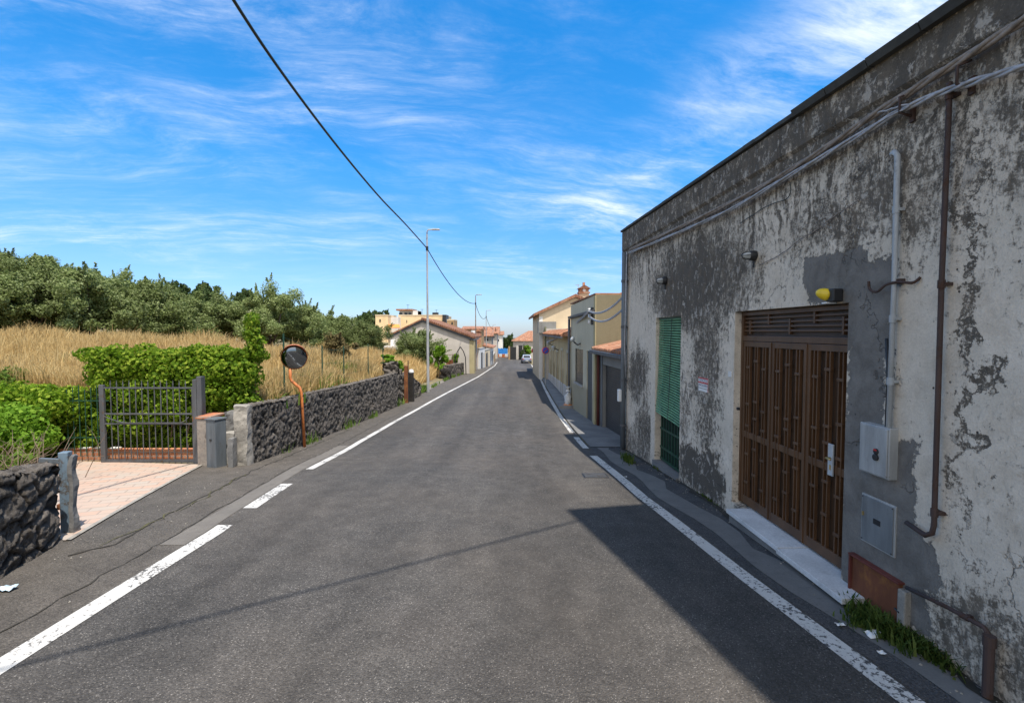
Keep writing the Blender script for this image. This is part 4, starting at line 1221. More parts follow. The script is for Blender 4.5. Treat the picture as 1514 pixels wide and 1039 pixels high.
M_ROOFEDGE = simple('bitumen_edge', (.045, .045, .040), .85, 0, .4, 5, .3, 20)
xs1 = WP(1185, 165)[0]
mb = MB(); segs = 26
for i in range(segs):
    a = xs1 + (XE + .04 - xs1) * i / segs; b = xs1 + (XE + .04 - xs1) * (i + 1) / segs
    j = .006 * mn.noise(Vector((i * .9, 1, 0)))
    mb.prism([(a, -.3, ztop(a) + .006), (a, .07 + j, ztop(a) + .006 + j), (a, .075 + j, ztop(a) + .05 + j), (a, -.3, ztop(a) + .09)], (b - a - .006, 0, ztop(b) - ztop(a)))
mb.build('roof_edge', M_ROOFEDGE, B)
mb = MB()
for i in range(5):
    a = xs1 - (xs1 - X0) * i / 5; b = xs1 - (xs1 - X0) * (i + 1) / 5
    j = .006 * mn.noise(Vector((i * 1.3, 4, 0)))
    mb.prism([(b, -.3, ztop(b) + .006), (b, .10 + j, ztop(b) - .02 + j), (b, .13 + j, ztop(b) + .045 + j), (b, -.3, ztop(b) + .11)], (a - b - .012, 0, ztop(a) - ztop(b)))
mb.build('roof_eave', M_ROOFEDGE, B)

# taller neighbour just right of the picture edge: its shade lies across the road
f_ = Vector((.93, -4.09, 0)).normalized()
TH = thing('tall_house', 'taller three storey house joined to the near end of the old building', 'house', (3.40, 2.70, 0), math.atan2(f_.y, f_.x))
mbt = MB(); wl_ = []
for st_i in range(3):
    for k in range(4): wl_.append((1.4 + k * 3.2, 2.5 + k * 3.2, 1.2 + st_i * 3.6, 2.9 + st_i * 3.6))
def flip(h): return h
mb = MB(); holed(mb, 0, 15, const(11.75), -1, wl_, -.2)
mb.quad((0, 0, -1), (0, 9, -1), (0, 9, 11.75), (0, 0, 11.75)); mb.quad((15, 0, -1), (15, 0, 11.75), (15, 9, 11.75), (15, 9, -1))
mb.quad((0, 9, -1), (15, 9, -1), (15, 9, 11.75), (0, 9, 11.75)); mb.quad((0, 0, 11.75), (0, 9, 11.75), (15, 9, 11.75), (15, 0, 11.75))
mb.build('wall', M_CREAM, TH)
for h in wl_:
    MB().box(h[0], h[1], .16, .2, h[2], h[3]).build('window', M_GLASSD, TH)
# ---- garage door
dp = -.10
tz = WP(1098, 500, dp)[1]
MB().box(dx0, dx0 + .045, dp - .05, dp + .01, .02, dz1 - .01).box(dx1 - .045, dx1, dp - .05, dp + .01, .02, dz1 - .01).box(dx0 + .045, dx1 - .045, dp - .05, dp + .01, tz - .035, tz + .035).box(dx0 + .045, dx1 - .045, dp - .05, dp + .01, dz1 - .06, dz1 - .01).build('door_frame', M_BROWN, B, bevel=.004)
tr = MB().box(dx0 + .046, dx1 - .046, dp - .055, dp - .045, tz + .036, dz1 - .061).build('transom_panel', M_BROWNP, B)
for k in range(4):
    z_ = tz + .09 + k * (dz1 - tz - .2) / 3
    MB().box(dx0 + .046, dx1 - .046, dp - .04, dp - .012, z_, z_ + .022).build('transom_bar', M_BROWN, tr, bevel=.003)
for k in range(5):
    x_ = dx0 + .2 + k * (dx1 - dx0 - .4) / 4
    MB().box(x_, x_ + .03, dp - .044, dp - .008, tz + .06 + (.12 if k % 2 else 0), tz + .24 + (.12 if k % 2 else 0)).build('transom_tie', M_BROWN, tr, bevel=.002)
lw = (dx1 - dx0 - .1) / 3
for k in range(3):
    a = dx0 + .05 + k * lw; b = a + lw - .006
    lf = MB().box(a + .05, b - .05, dp - .055, dp - .04, .06, tz - .09).build('door_leaf', M_BROWNP, B)
    st_ = .055
    fr = MB()
    fr.box(a, a + st_, dp - .03, dp + .008, .025, tz - .04).box(b - st_, b, dp - .03, dp + .008, .025, tz - .04)
    fr.box(a + st_, b - st_, dp - .03, dp + .006, .025, .14).box(a + st_, b - st_, dp - .03, dp + .006, tz - .11, tz - .04).box(a + st_, b - st_, dp - .03, dp + .006, .93, 1.01)
    fr.build('leaf_frame', M_BROWN, lf, bevel=.004)
    MB().box(b - .004, b + .004, dp + .008, dp + .02, .03, tz - .045).build('cover_strip', M_BROWN, lf, bevel=.002)
    nb_ = 3
    for i in range(nb_):
        cx0 = a + st_ + (b - a - 2 * st_) * (i + .5) / nb_
        mbb = MB()
        for sx in (-.036, .022): mbb.box(cx0 + sx, cx0 + sx + .016, dp - .025, dp + .012, .14, tz - .11)
        mbb.build('bar_pair', M_BROWN, lf, bevel=.002)
        mbb = MB(); q0 = None
        for z_ in (.32 + .14 * (i % 2), .70 + .1 * ((i + k) % 2), 1.08 + .12 * (i % 2), 1.42 - .1 * ((i + k) % 3) * .5, 1.86 + .09 * (i % 2)):
            MB().box(cx0 - .046, cx0 + .048, dp - .02, dp + .018, z_, z_ + .03).build('bar_tie', M_BROWN, lf, bevel=.003)
lx, lz = WP(1233, 680, dp)
lk = MB().box(lx - .02, lx + .05, dp + .012, dp + .03, lz - .16, lz + .16).build('lock_plate', M_WHITEP, B, bevel=.004)
MB().tube([(lx + .01, dp + .03, lz + .02), (lx + .01, dp + .075, lz + .02), (lx - .06, dp + .08, lz + .02)], .009, 8).build('handle', M_BRASS, lk, smooth=True)
MB().box(lx - .0, lx + .02, dp + .03, dp + .034, lz - .1, lz - .05).build('keyhole', M_BRASS, lk)
# threshold slabs
sx0 = WP(1248, 885, .22)[0]; sx1 = WP(1075, 757, .2)[0]
midx = sx0 + (sx1 - sx0) * .46
MB().box(sx0, midx - .004, -.16, .24, -.055, .0).box(midx + .004, sx1, -.16, .215, -.05, .004).build('threshold', M_MARBLE, B, bevel=.006)
MB().box(sx0 + .02, sx1, -.02, .17, -.5, -.056).build('threshold_base', M_CONCD, B)
# ---- window with green blind
bz1 = wz1 - .03; bx0, bx1 = wx0 + .02, WP(975, 467, -.06)[0]
zl_, zr_ = WP(975, 612, .0)[1], WP(1004, 636, .06)[1]
bl_ = MB(); ns = 40
def blind(x, t):
    zb = zr_ + (zl_ - zr_) * (x - bx0) / (bx1 - bx0)
    z = bz1 + (zb - bz1) * t
    y = -.07 + .055 * max(0, (t - .45) / .55) ** 1.6 + .008 * math.sin(x * 5 + t * 4)
    return y, z
for i in range(ns):
    t0, t1 = i / ns, (i + .74) / ns
    nxs = 6
    for j in range(nxs):
        xa, xb = bx0 + (bx1 - bx0) * j / nxs, bx0 + (bx1 - bx0) * (j + 1) / nxs
        for q in range(3):
            u0, u1 = t0 + (t1 - t0) * q / 3, t0 + (t1 - t0) * (q + 1) / 3
            bu = lambda u: .02 * math.sin(max(0, min(1, (u - t0) / (t1 - t0))) * math.pi)
            (y00, z00), (y01, z01), (y10, z10), (y11, z11) = blind(xa, u0), blind(xa, u1), blind(xb, u0), blind(xb, u1)
            bl_.quad((xa, y00 + bu(u0), z00), (xa, y01 + bu(u1), z01), (xb, y11 + bu(u1), z11), (xb, y10 + bu(u0), z10))
bd = bl_.build('roller_blind', M_GREENB, B)
mb = MB(); xm = bx0 + (bx1 - bx0) * .42
mb.tube([(xm + .1 * math.sin(t_ * 2.6), blind(xm, t_)[0] + .018, blind(xm, t_)[1]) for t_ in np.linspace(0, 1, 14)], .006, 5)
mb.build('cord', M_BLACKM, bd)
MB().box(bx0, bx1, -.10, -.05, bz1, bz1 + .05).build('blind_box', M_GREEND, bd)
mb = MB()
wr = MB().box(bx0, bx1, -.13, -.10, .38, .42).box(bx0, bx1, -.13, -.10, .0, .04).box(bx0, bx1, -.13, -.1, wz0 + .05, wz0 + .09).build('window_grille', M_GREEND, B)
for i in range(9):
    x_ = bx0 + .04 + (bx1 - bx0 - .1) * i / 8
    MB().box(x_, x_ + .02, -.125, -.105, wz0 + .05, 1.25).build('bar', M_GREEND, wr)
MB().box(wx0 + .01, wx1 - .01, -.15, -.135, wz0 + .01, 1.3).build('lower_panel', simple('green_panel', (.005, .018, .012), .7), wr)
MB().box(wx0 + .003, wx1 - .003, -.155, .05, wz0 - .3, wz0 + .02).build('window_step', M_CONCD, B)
# small wall plaques that belong to the house
hx, hz = WP(1080, 553)
MB().box(hx - .05, hx + .05, .0, .012, hz - .04, hz + .04).build('number_plate', M_WHITEW, B, bevel=.003)

def wall_thing(name, label, cat, px, py, group=None, off=0.):
    x, z = WP(px, py, off); p = BO + BD * x + BN * off + Vector((0, 0, z))
    return thing(name, label, cat, tuple(p), BRZ, group)
def wtube(name, label, cat, pix, r, mat, off=.05, n=8, offs=None, joints=(), jm=None):
    pts = []
    for i, (px, py) in enumerate(pix):
        o_ = offs[i] if offs else off
        x, z = WP(px, py, o_); pts.append(Vector((x, o_, z)))
    o = pts[0].copy(); p = BO + BD * o.x + BN * o.y + Vector((0, 0, o.z))
    if joints:
        t = thing(name, label, cat, tuple(p), BRZ)
        MB().tube([q - o for q in pts], r, n).build('pipe', mat, t, smooth=True)
        for k, f in joints:
            a, b = pts[k], pts[k + 1]; c = a.lerp(b, f) - o; dd = (b - a).normalized() * .03
            j = MB().tube([c - dd, c + dd], r * 1.35, n)
            j.box(c.x - .012 - (r if abs(dd.z) > .01 else 0), c.x + .012 + (r if abs(dd.z) > .01 else 0), -o.y + .0, c.y, c.z - .012, c.z + .012)
            j.build('bracket', jm or mat, t)
        return t
    o_ = MB().tube([q - o for q in pts], r, n).build(name, mat, None, smooth=True, loc=tuple(p))
    o_.rotation_euler.z = BRZ
    return setp(o_, label, cat)
# pipes
wtube('conduit_pipe', 'pale plastic conduit pipe with a hooked top running down to the meter box', 'pipe', [(1318, 229), (1322, 225), (1327, 230), (1322, 420), (1313, 650)], .019, M_WHITEP, .05, 10, joints=((2, .42), (3, .22), (3, .62)))
wtube('conduit_pipe', 'slim darker pipe end beside the pale conduit above the meter box', 'pipe', [(1310, 640), (1313, 560), (1311, 500)], .012, M_BLACKM, .03, 8)
wtube('gas_pipe', 'long dark rusty gas pipe dropping from the cables and bending left at its foot', 'pipe', [(1404, 122), (1403, 160), (1392, 420), (1381, 775), (1378, 788), (1368, 791), (1340, 772)], .018, M_RUSTPIPE, .06, 10, joints=((2, .0), (2, .95), (0, .5)))
wtube('waste_pipe', 'rusty waste pipe sloping down and ending in a thick vertical stub at lower right', 'pipe', [(1340, 868), (1400, 897), (1455, 927), (1461, 936), (1458, 1022)], .015, M_RUSTPIPE, .05, 10, joints=((1, .5),))
x, z = WP(1461, 940, .07)
t = wall_thing('waste_pipe_stub', 'thick brown rusty pipe stub standing at the wall foot by the picture corner', 'pipe', 1460, 1018, off=.07)
zz = WP(1461, 940, .07)[1] - WP(1460, 1018, .07)[1]
MB().tube([(0, 0, -.05), (0, 0, zz)], .03, 12).build('pipe', M_RUSTPIPE, t, smooth=False)
MB().tube([(0, 0, zz - .06), (0, 0, zz + .01)], .036, 12).build('socket', M_RUSTPIPE, t)
# downpipe at the far corner
xa, za = WP(929, 380, .08); t = thing('rain_downpipe', 'grey downpipe with cables and a white box at the far corner of the old building', 'downpipe', tuple(BO + BD * (XE - .42) + BN * .09 + Vector((0, 0, GZ(XE - .4)))), BRZ)
hh_ = 4.25 - GZ(XE)
MB().tube([(0, 0, -.05), (0, 0, hh_ * .5), (0, 0, hh_)], .06, 12).build('pipe', M_POSTBLUE, t, smooth=True)
for k in (.12, .35, .62, .85): MB().tube([(0, 0, hh_ * k), (0, 0, hh_ * k + .06)], .072, 12).box(-.075, .075, -.1, 0, hh_ * k + .01, hh_ * k + .04).build('clamp', M_GATE, t)
MB().box(-.07, .07, .05, .13, 1.2, 1.5).build('junction_box', M_WHITE, t, bevel=.015)
MB().tube([(.14, -.02, 0), (.13, -.01, 1.6), (.16, -.02, 3.2), (.12, 0, hh_ + .1)], .022, 8).build('side_cable', M_GATE, t, smooth=True)
MB().tube([(-.12, -.03, 1.8), (-.1, 0, 2.6), (-.14, -.02, hh_)], .014, 8).build('side_cable', M_CABLEG, t, smooth=True)
# cable bundles
def wcable(label, pix, r, mat, off=.06, wob=.01, strands=3):
    P_ = []
    for px, py in pix:
        x, z = WP(px, py, off); P_.append(Vector((x, off, z)))
    P_ = catmull(P_, 12); mb = MB(); o = P_[0].copy()
    for s_ in range(strands):
        ph = s_ * 2.1
        mb.tube([q - o + Vector((0, wob * math.cos(ph + i * .35), wob * math.sin(ph + i * .35) + .01 * mn.noise(Vector((i * .2, s_ * 5, 0))))) for i, q in enumerate(P_)], r, 6)
    ob = mb.build('cable_bundle', mat, None, smooth=True, loc=tuple(BO + BD * o.x + BN * o.y + Vector((0, 0, o.z)))); ob.rotation_euler.z = BRZ
    return setp(ob, label, 'cable')
wcable('tan dusty cable bundle along the parapet ledge of the old building', [(932, 369), (1000, 338), (1100, 290), (1200, 232), (1300, 165), (1400, 102), (1514, 30), (1640, -55)], .017, M_CABLET, .07, .014)
wcable('silver grey cable bundle drooping just below the tan one', [(930, 374), (1000, 345), (1075, 312), (1160, 264), (1250, 212), (1345, 157), (1430, 124), (1514, 99), (1640, 60)], .012, M_CABLEG, .08, .013)
wcable('thin loop of cable linking both bundles near the white conduit', [(1298, 168), (1320, 160), (1345, 155), (1330, 165), (1300, 180)], .007, M_CABLEG, .1, .003, 1)
wcable('thin slack wire climbing from the big wall lamp towards the conduit', [(1124, 392), (1160, 372), (1185, 352), (1204, 342), (1240, 315), (1270, 296)], .005, M_CABLET, .02, 0, 1)
wcable('short dark wire on the plaster above the big wall lamp', [(1095, 330), (1130, 307), (1165, 292), (1168, 270)], .005, M_CABLE, .02, 0, 1)
for px, py in ((1100, 290), (1200, 234), (1310, 160), (1400, 103), (1027, 327)):
    pass
t = wall_thing('wall_hook', 'rusty iron hook bracket curling left across the white conduit', 'hook', 1318, 418)
P_ = [Vector((WP(px, py, .08)[0] - WP(1318, 418)[0], o_, WP(px, py, .08)[1] - WP(1318, 418)[1])) for (px, py), o_ in zip(((1286, 416), (1288, 428), (1298, 431), (1310, 421), (1325, 417), (1342, 418), (1346, 410)), (.09, .09, .085, .08, .06, .04, .0))]
MB().tube(catmull(P_, 6), .011, 8).build('hook', M_RUSTPIPE, t, smooth=True)
MB().box(-.14, -.08, 0, .05, -.02, .02).build('wall_plate', M_RUSTPIPE, t, bevel=.004)
for px, py in ((1352, 150), (1440, 105)):
    t = wall_thing('cable_bracket', 'rusty iron bracket holding the silver bundle %s' % ('above the conduit pipe' if px < 1400 else 'right of the long gas pipe'), 'bracket', px, py)
    MB().tube([(0, 0, -.12), (.02, .1, -.08), (0, .12, .03), (-.02, .04, .06)], .01, 6).build('arm', M_RUSTPIPE, t, smooth=True)
    MB().box(-.02, .02, 0, .02, -.16, -.04).build('plate', M_RUSTPIPE, t)
# lamps
def bulkhead(px, py, s, label, glass, body):
    t = wall_thing('wall_lamp', label, 'wall lamp', px, py)
    Mb = Matrix.Rotation(R(-90), 4, 'X')
    MB().lathe([(s, 0), (s * 1.05, .03), (s * .95, .07), (s * .8, .085)], 20, Mb).build('base', body, t, smooth=False, bevel=.004)
    MB().lathe([(s * .8, .08)] + [(s * .8 * math.cos(a), .08 + s * 1.5 * math.sin(a)) for a in np.linspace(.15, 1.52, 8)], 20, Mb).build('globe', glass, t, smooth=True)
    mb = MB()
    for k in range(3): 
        a0 = k * math.pi / 3
        mb.tube([(s * .88 * math.cos(a0) * math.cos(u), .08 + s * 1.58 * math.sin(u), s * .88 * math.sin(a0) * math.cos(u)) for u in np.linspace(0.05, math.pi - .05, 12)], .004, 5)
    if body is M_BLACKM: mb.build('guard', body, t)
    MB().tube([(0, .02, -s), (0, .025, -s - .09)], .012, 6).build('cable_entry', body, t)
    return t
bulkhead(1117, 378, .062, 'large oval bulkhead lamp with grey glass above and left of the brown door', M_LAMPG, M_BLACKM)
bulkhead(985, 415, .075, 'small round bulkhead lamp above the green blind', M_LAMPG, M_BLACKM)
t = wall_thing('wall_lamp', 'yellow domed lamp in a dark holder right above the brown garage door', 'wall lamp', 1240, 438)
MB().box(-.065, .045, 0, .10, -.055, .07).build('holder', M_BLACKM, t, bevel=.012)
Mb = Matrix.Translation((.03, .07, .01)) @ Matrix.Rotation(R(-68), 4, 'X') @ Matrix.Rotation(R(28), 4, 'Y')
MB().lathe([(.055, 0)] + [(.058 * math.cos(a), .02 + .10 * math.sin(a)) for a in np.linspace(.0, 1.52, 9)], 20, Mb).build('dome', M_YEL, t, smooth=True)
MB().box(.0, .07, .02, .12, -.07, -.055).build('rim', M_WHITE, t, bevel=.004)
# boxes
def panel(name, label, cat, cs, off, mat, frame, kw=None):
    """cs: pixel corners top-left, top-right, bottom-right, bottom-left"""
    q = [WP(px, py, off) for px, py in cs]
    xr = (q[1][0] + q[2][0]) / 2; xl = (q[0][0] + q[3][0]) / 2
    z1_ = (q[0][1] + q[1][1]) / 2; z0_ = (q[2][1] + q[3][1]) / 2
    t = thing(name, label, cat, tuple(BO + BD * ((xr + xl) / 2) + Vector((0, 0, z0_))), BRZ)
    return t, (xl - xr) / 2, z1_ - z0_
t, hw, H = panel('meter_box', 'pale electricity meter box with a red and black keyhole fitting beside the door', 'meter box', ((1268, 625), (1312, 631), (1312, 709), (1268, 696)), .09, M_PALEBOX, None)
MB().box(-hw, hw, -.01, .075, 0, H).build('cabinet', M_PALEBOX, t, bevel=.008)
MB().box(-hw + .012, hw - .03, .075, .086, .012, H - .012).build('door', M_PALEBOX, t, bevel=.006)
mb = MB(); Mb = Matrix.Translation((-.045, .086, H * .5)) @ Matrix.Rotation(R(-90), 4, 'X'); mb.lathe([(.024, 0), (.024, .012), (.018, .014)], 14, Mb)
Mb = Matrix.Translation((-.045, .086, H * .5 - .05)) @ Matrix.Rotation(R(-90), 4, 'X'); mb.lathe([(.028, 0), (.028, .016), (.02, .018)], 14, Mb); mb.build('lock', M_BLACKM, t)
MB().box(-.06, -.03, .100, .103, H * .5 + .005, H * .5 + .02).build('red_mark', M_RED, t)
t, hw, H = panel('meter_box', 'blue grey flush gas meter door with a dark slot, below the electricity box', 'meter box', ((1272, 731), (1322, 744), (1322, 823), (1272, 800)), .02, M_GREYBOX, None)
MB().box(-hw, hw, -.02, .012, 0, H).build('frame', M_PALEBOX, t, bevel=.003)
dd = MB().box(-hw + .014, hw - .014, .0, .02, .014, H - .014).build('door', M_GREYBOX, t, bevel=.003)
MB().box(-.04, .035, .02, .023, H * .48, H * .48 + .045).build('slot', M_BLACKM, dd)
MB().box(hw - .04, hw - .028, .02, .03, H * .55, H * .55 + .035).build('catch', M_BRASS, dd)
for sx in (-1, 1):
    for sz in (.06, .94): MB().lathe([(.006, 0), (.005, .004)], 8, Matrix.Translation((sx * (hw - .022), .02, H * sz)) @ Matrix.Rotation(R(-90), 4, 'X')).build('screw', M_BLACKM, dd)
t, hw, H = panel('rusty_hatch', 'rusty brown steel hatch at the wall foot under the gas meter door', 'hatch', ((1258, 820), (1328, 862), (1326, 916), (1258, 880)), .04, M_RUST, None)
MB().box(-hw, hw, -.02, .03, 0, H).build('door', M_RUST, t, bevel=.004)
MB().box(-hw - .02, hw + .02, .0, .06, H, H + .018).box(hw, hw + .018, 0, .055, -.02, H).build('rim', metal_rust('rust_rim', (.13, .03, .02), (.2, .08, .04), .4, .7), t, bevel=.003)
MB().box(-hw - .08, -hw - .004, -.01, .05, .02, H - .03).build('brick_edge', M_PALEST, t, bevel=.01)
MB().tube([(-hw + .03, .035, H * .35), (-hw - .03, .05, H * .35)], .008, 6).build('bolt', M_BLACKM, t)
# sign
t, hw, H = panel('notice_sign', 'small white notice with red stripes fixed between the blind and the door', 'sign', ((1033, 557), (1047, 560), (1046, 580), (1032, 577)), .012, M_WHITE, None)
hw, H = hw * 1.0, H
MB().box(-hw, hw, .002, .01, 0, H).build('plate', M_WHITE, t, bevel=.001)
MB().box(-hw, hw, .0101, .0125, H * .92, H).box(-hw, hw, .0101, .0125, H * .58, H * .68).box(-hw - .004, -hw + .006, .0101, .0125, 0, H).build('red_stripe', M_RED, t)
MB().box(-hw, hw, .0101, .012, H * .2, H * .23).build('dark_rule', M_BLACKM, t)
Mt = lambda zc, s: Matrix.Translation((0, .0105, zc)) @ Matrix.Rotation(R(180), 4, 'Z') @ Matrix.Rotation(R(90), 4, 'X')
text_mesh('lettering', 'VENDESI', .073 * hw / .16, M_INK, t, Mt(H * .80, 1))
text_mesh('lettering', 'RIVOLGERSI', .054 * hw / .16, M_INK, t, Mt(H * .43, 1))
# little black wall socket on the far jamb
t = wall_thing('cable_gland', 'small black round gland on the door jamb below the house number', 'gland', 1093, 604)
MB().lathe([(.022, 0), (.02, .03), (.012, .035)], 12, Matrix.Rotation(R(-90), 4, 'X')).build('gland', M_BLACKM, t)
# drain in the road
p = gnd(882, 703)
t = thing('road_drain', 'dark iron drain grate set in the road by the right edge line', 'drain', (p.x, p.y, GZ(p.y)), 0)
sl = math.atan2(GZ(p.y + .4) - GZ(p.y - .4), .8)
Md = Matrix.Rotation(sl, 4, 'X')
MB().box(-.26, .2, -.19, .19, -.02, .006, Md).build('frame', M_BLACKM, t)
mb = MB()
for i in range(9): mb.box(-.23, .17, -.17 + i * .04, -.155 + i * .04, .0065, .014, Md)
mb.build('grate', M_GATE, t)

# weeds and litter at the wall foot
M_WEED = leafmat('weed_leaves', (.03, .055, .012), (.06, .10, .02), (.13, .16, .04), .3, (.1, .18, .02))
def tuft(label, c, n, rx, ry, h, mat=M_WEED, name='weeds', wd=.009):
    t0 = Vector(c); V = []; F = []
    for i in range(n):
        a = random.gauss(0, rx * .45); b = random.gauss(0, ry * .45); p = Vector((b, a, GZ(t0.y + a) - t0.z - .01))
        hh = h * random.uniform(.3, 1.1); th = random.uniform(0, 6.28); ln = random.uniform(.1, .9) * hh
        dv = Vector((math.cos(th), math.sin(th), 0)); sd_ = Vector((-dv.y, dv.x, 0)) * wd * random.uniform(.5, 1.3)
        m_ = p + dv * ln * .35 + Vector((0, 0, hh * .6)); T_ = p + dv * ln + Vector((0, 0, hh * .85))
        k = len(V); V += [p - sd_, p + sd_, m_ + sd_ * .8, m_ - sd_ * .8, T_]; F += [(k, k + 1, k + 2, k + 3), (k + 3, k + 2, k + 4, k + 4)]
    F4 = [f if len(set(f)) == 4 else f[:3] for f in F]
    me = bpy.data.meshes.new(name); me.from_pydata(V, [], F4); me.materials.append(mat)
    o = bpy.data.objects.new(name, me); o.location = t0; link(o); return setp(o, label, 'weeds')
for px, py, n, rx, ry, h, lab in ((1300, 932, 800, .30, .10, .17, 'largest clump of green weeds under the rusty hatch'), (1275, 925, 260, .14, .12, .10, 'low weeds left of the big clump by the threshold end'),
        (1365, 965, 600, .25, .07, .13, 'weeds creeping along the wall foot right of the big clump'), (1494, 1030, 260, .12, .08, .12, 'weeds at the bottom right corner of the picture'),
        (928, 682, 260, .35, .10, .22, 'weed tuft at the foot of the far downpipe'), (970, 692, 120, .35, .06, .10, 'small weeds by the step of the green window'),
        (1045, 737, 120, .5, .05, .07, 'sparse yellowish weeds between the window and the threshold')):
    p = gnd(px, py); tuft(lab, p, n, rx, ry, h)
for px, py, s, lab in ((1292, 941, .055, 'crumpled white paper scrap in the weeds'), (1242, 926, .028, 'small white paper bit left of the weeds'), (1303, 968, .02, 'tiny white scrap before the weeds'), (10, 873, .06, 'crushed pale blue litter at the left edge of the shoulder'),
        (925, 706, .02, 'white pebble on the pavement below the downpipe')):
    p = gnd(px, py); mb = MB()
    vs = []
    for i in range(5):
        for j in range(5):
            vs.append(((i - 2) * s * .6 + random.uniform(-.2, .2) * s, (j - 2) * s * .4 + random.uniform(-.2, .2) * s, .016 + random.uniform(0, .5) * s))
    mb.add(vs, [(i * 5 + j, i * 5 + j + 1, i * 5 + j + 6, i * 5 + j + 5) for i in range(4) for j in range(4)])
    o = mb.build('litter', M_WHITE if px > 20 else simple('pale_blue_plastic', (.45, .58, .68), .4), loc=tuple(p)); setp(o, lab, 'litter')
    sm = o.modifiers.new('solid', 'SOLIDIFY'); sm.thickness = .002
# stones and crumbs on the shoulders
mb = MB()
for i in range(420):
    if random.random() < .6: y = random.uniform(2.5, 14); x = RW(y) - abs(random.gauss(0, .13)) - .06
    else: y = random.uniform(3, 18); x = random.uniform(LW(y) + .05, LL(y) - .15) if random.random() < .4 else LW(y) + abs(random.gauss(0, .12)) + .12
    s = random.uniform(.004, .014); z = GZ(y) + .006
    vs = [Vector((x + s * random.uniform(.6, 1.3) * a, y + s * random.uniform(.6, 1.3) * b, z + s * c * .8)) for a, b, c in ((1, 0, 0), (-1, 0, 0), (0, 1, 0), (0, -1, 0), (0, 0, 1), (.2, .1, -.6))]
    mb.add(vs, [(0, 2, 4), (2, 1, 4), (1, 3, 4), (3, 0, 4), (2, 0, 5), (1, 2, 5), (3, 1, 5), (0, 3, 5)])
setp(mb.build('gravel_crumbs', M_PALEST), 'scattered small gravel crumbs along both road edges', 'gravel', None, 'stuff')

# ------------------------------------------------------------------ buildings further along the right side
def frame(p0, p1):
    """facade frame: origin p0 (near end), x toward p1, +y toward the road"""
    p0 = Vector((p0[0], p0[1], 0)); d = Vector((p1[0], p1[1], 0)) - p0
    return p0, d.length, math.atan2(d.y, d.x), d.normalized()
class FR:
    def __init__(s, p0, p1):
        s.o, s.L, s.rz, s.d = frame(p0, p1); s.n = Vector((-s.d.y, s.d.x, 0))
    def px(s, px, py, off=0):
        d = ray(px, py); o = Vector((0, 0, CAMH)); q = s.o + s.n * off
        t = (q - o).dot(s.n) / d.dot(s.n); p = o + d * t - s.o
        return p.dot(s.d), p.z
def body(f, holes, zt, depth, mat, parent, zb=-6, name='wall', rev=.15):
    mb = MB(); holed(mb, 0, f.L, zt, zb, holes, rev)
    a, b = 0, f.L
    mb.quad((b, 0, zb), (b, 0, zt(b)), (b, -depth, zt(b)), (b, -depth, zb))
    mb.quad((a, 0, zb), (a, -depth, zb), (a, -depth, zt(a)), (a, 0, zt(a)))
    mb.quad((a, -depth, zb), (b, -depth, zb), (b, -depth, zt(b)), (a, -depth, zt(a)))
    mb.quad((a, 0, zt(a)), (a, -depth, zt(a)), (b, -depth, zt(b)), (b, 0, zt(b)))
    return mb.build(name, mat, parent)
# garage
f = FR((3.10, 12.75), (2.92, 16.2))
t = thing('garage_building', 'low garage with a dark roller shutter and red tiled roof beside the old building', 'garage', tuple(f.o), f.rz)
s0 = .12; s1 = f.px(891.5, 540)[0]; zt_ = f.px(891.5, 537.5)[1]; zr = f.px(918, 547)[1]
ez = f.px(881, 517, .25)[1]
body(f, [(s0, s1, -1.2, (zt_ + zr) / 2)], const(ez - .02), 5, M_PLAINGREY, t, -3)
mb = MB()
zz = -1.2
while zz < (zt_ + zr) / 2: mb.box(s0, s1, -.12 - .01, -.10, zz, zz + .052); mb.box(s0, s1, -.128, -.112, zz + .052, zz + .07); zz += .07
mb.build('roller_shutter', M_SHUT, t)
MB().box(s0 + .0, s1, -.09, -.02, (zt_ + zr) / 2 - .002, (zt_ + zr) / 2 + .33).build('lintel_panel', M_GREYW, t)
MB().box(s1 + .01, s1 + .16, -.05, .03, -1.6, ez - .1).build('steel_jamb', M_POSTBLUE, t)
rp = MB().tube([(f.L - .12, .07, -1.4), (f.L - .12, .07, ez - .15), (f.L - .12, .2, ez - .06)], .05, 10).build('downpipe', simple('oxide_red', (.10, .025, .018), .6), t, smooth=True)
mb = MB(); mb.prism([(-.35, .28, ez - .12), (-.35, .28, ez + .02), (-.35, -5, ez + 1.15), (-.35, -5, ez + 1.0)], (f.L + .33, 0, 0)); rf = mb.build('roof', M_TILE, t)
mb = MB()
for i in range(24):
    x_ = -.3 + i * (f.L + .25) / 24
    mb.tube([(x_, .30, ez + .025), (x_, -1.2, ez + .36)], .065, 8)
mb.build('tile_row', M_TILE, rf)
MB().box(-.35, f.L - .02, .281, .36, ez - .13, ez - .01).build('gutter', M_GATE, t, bevel=.02)
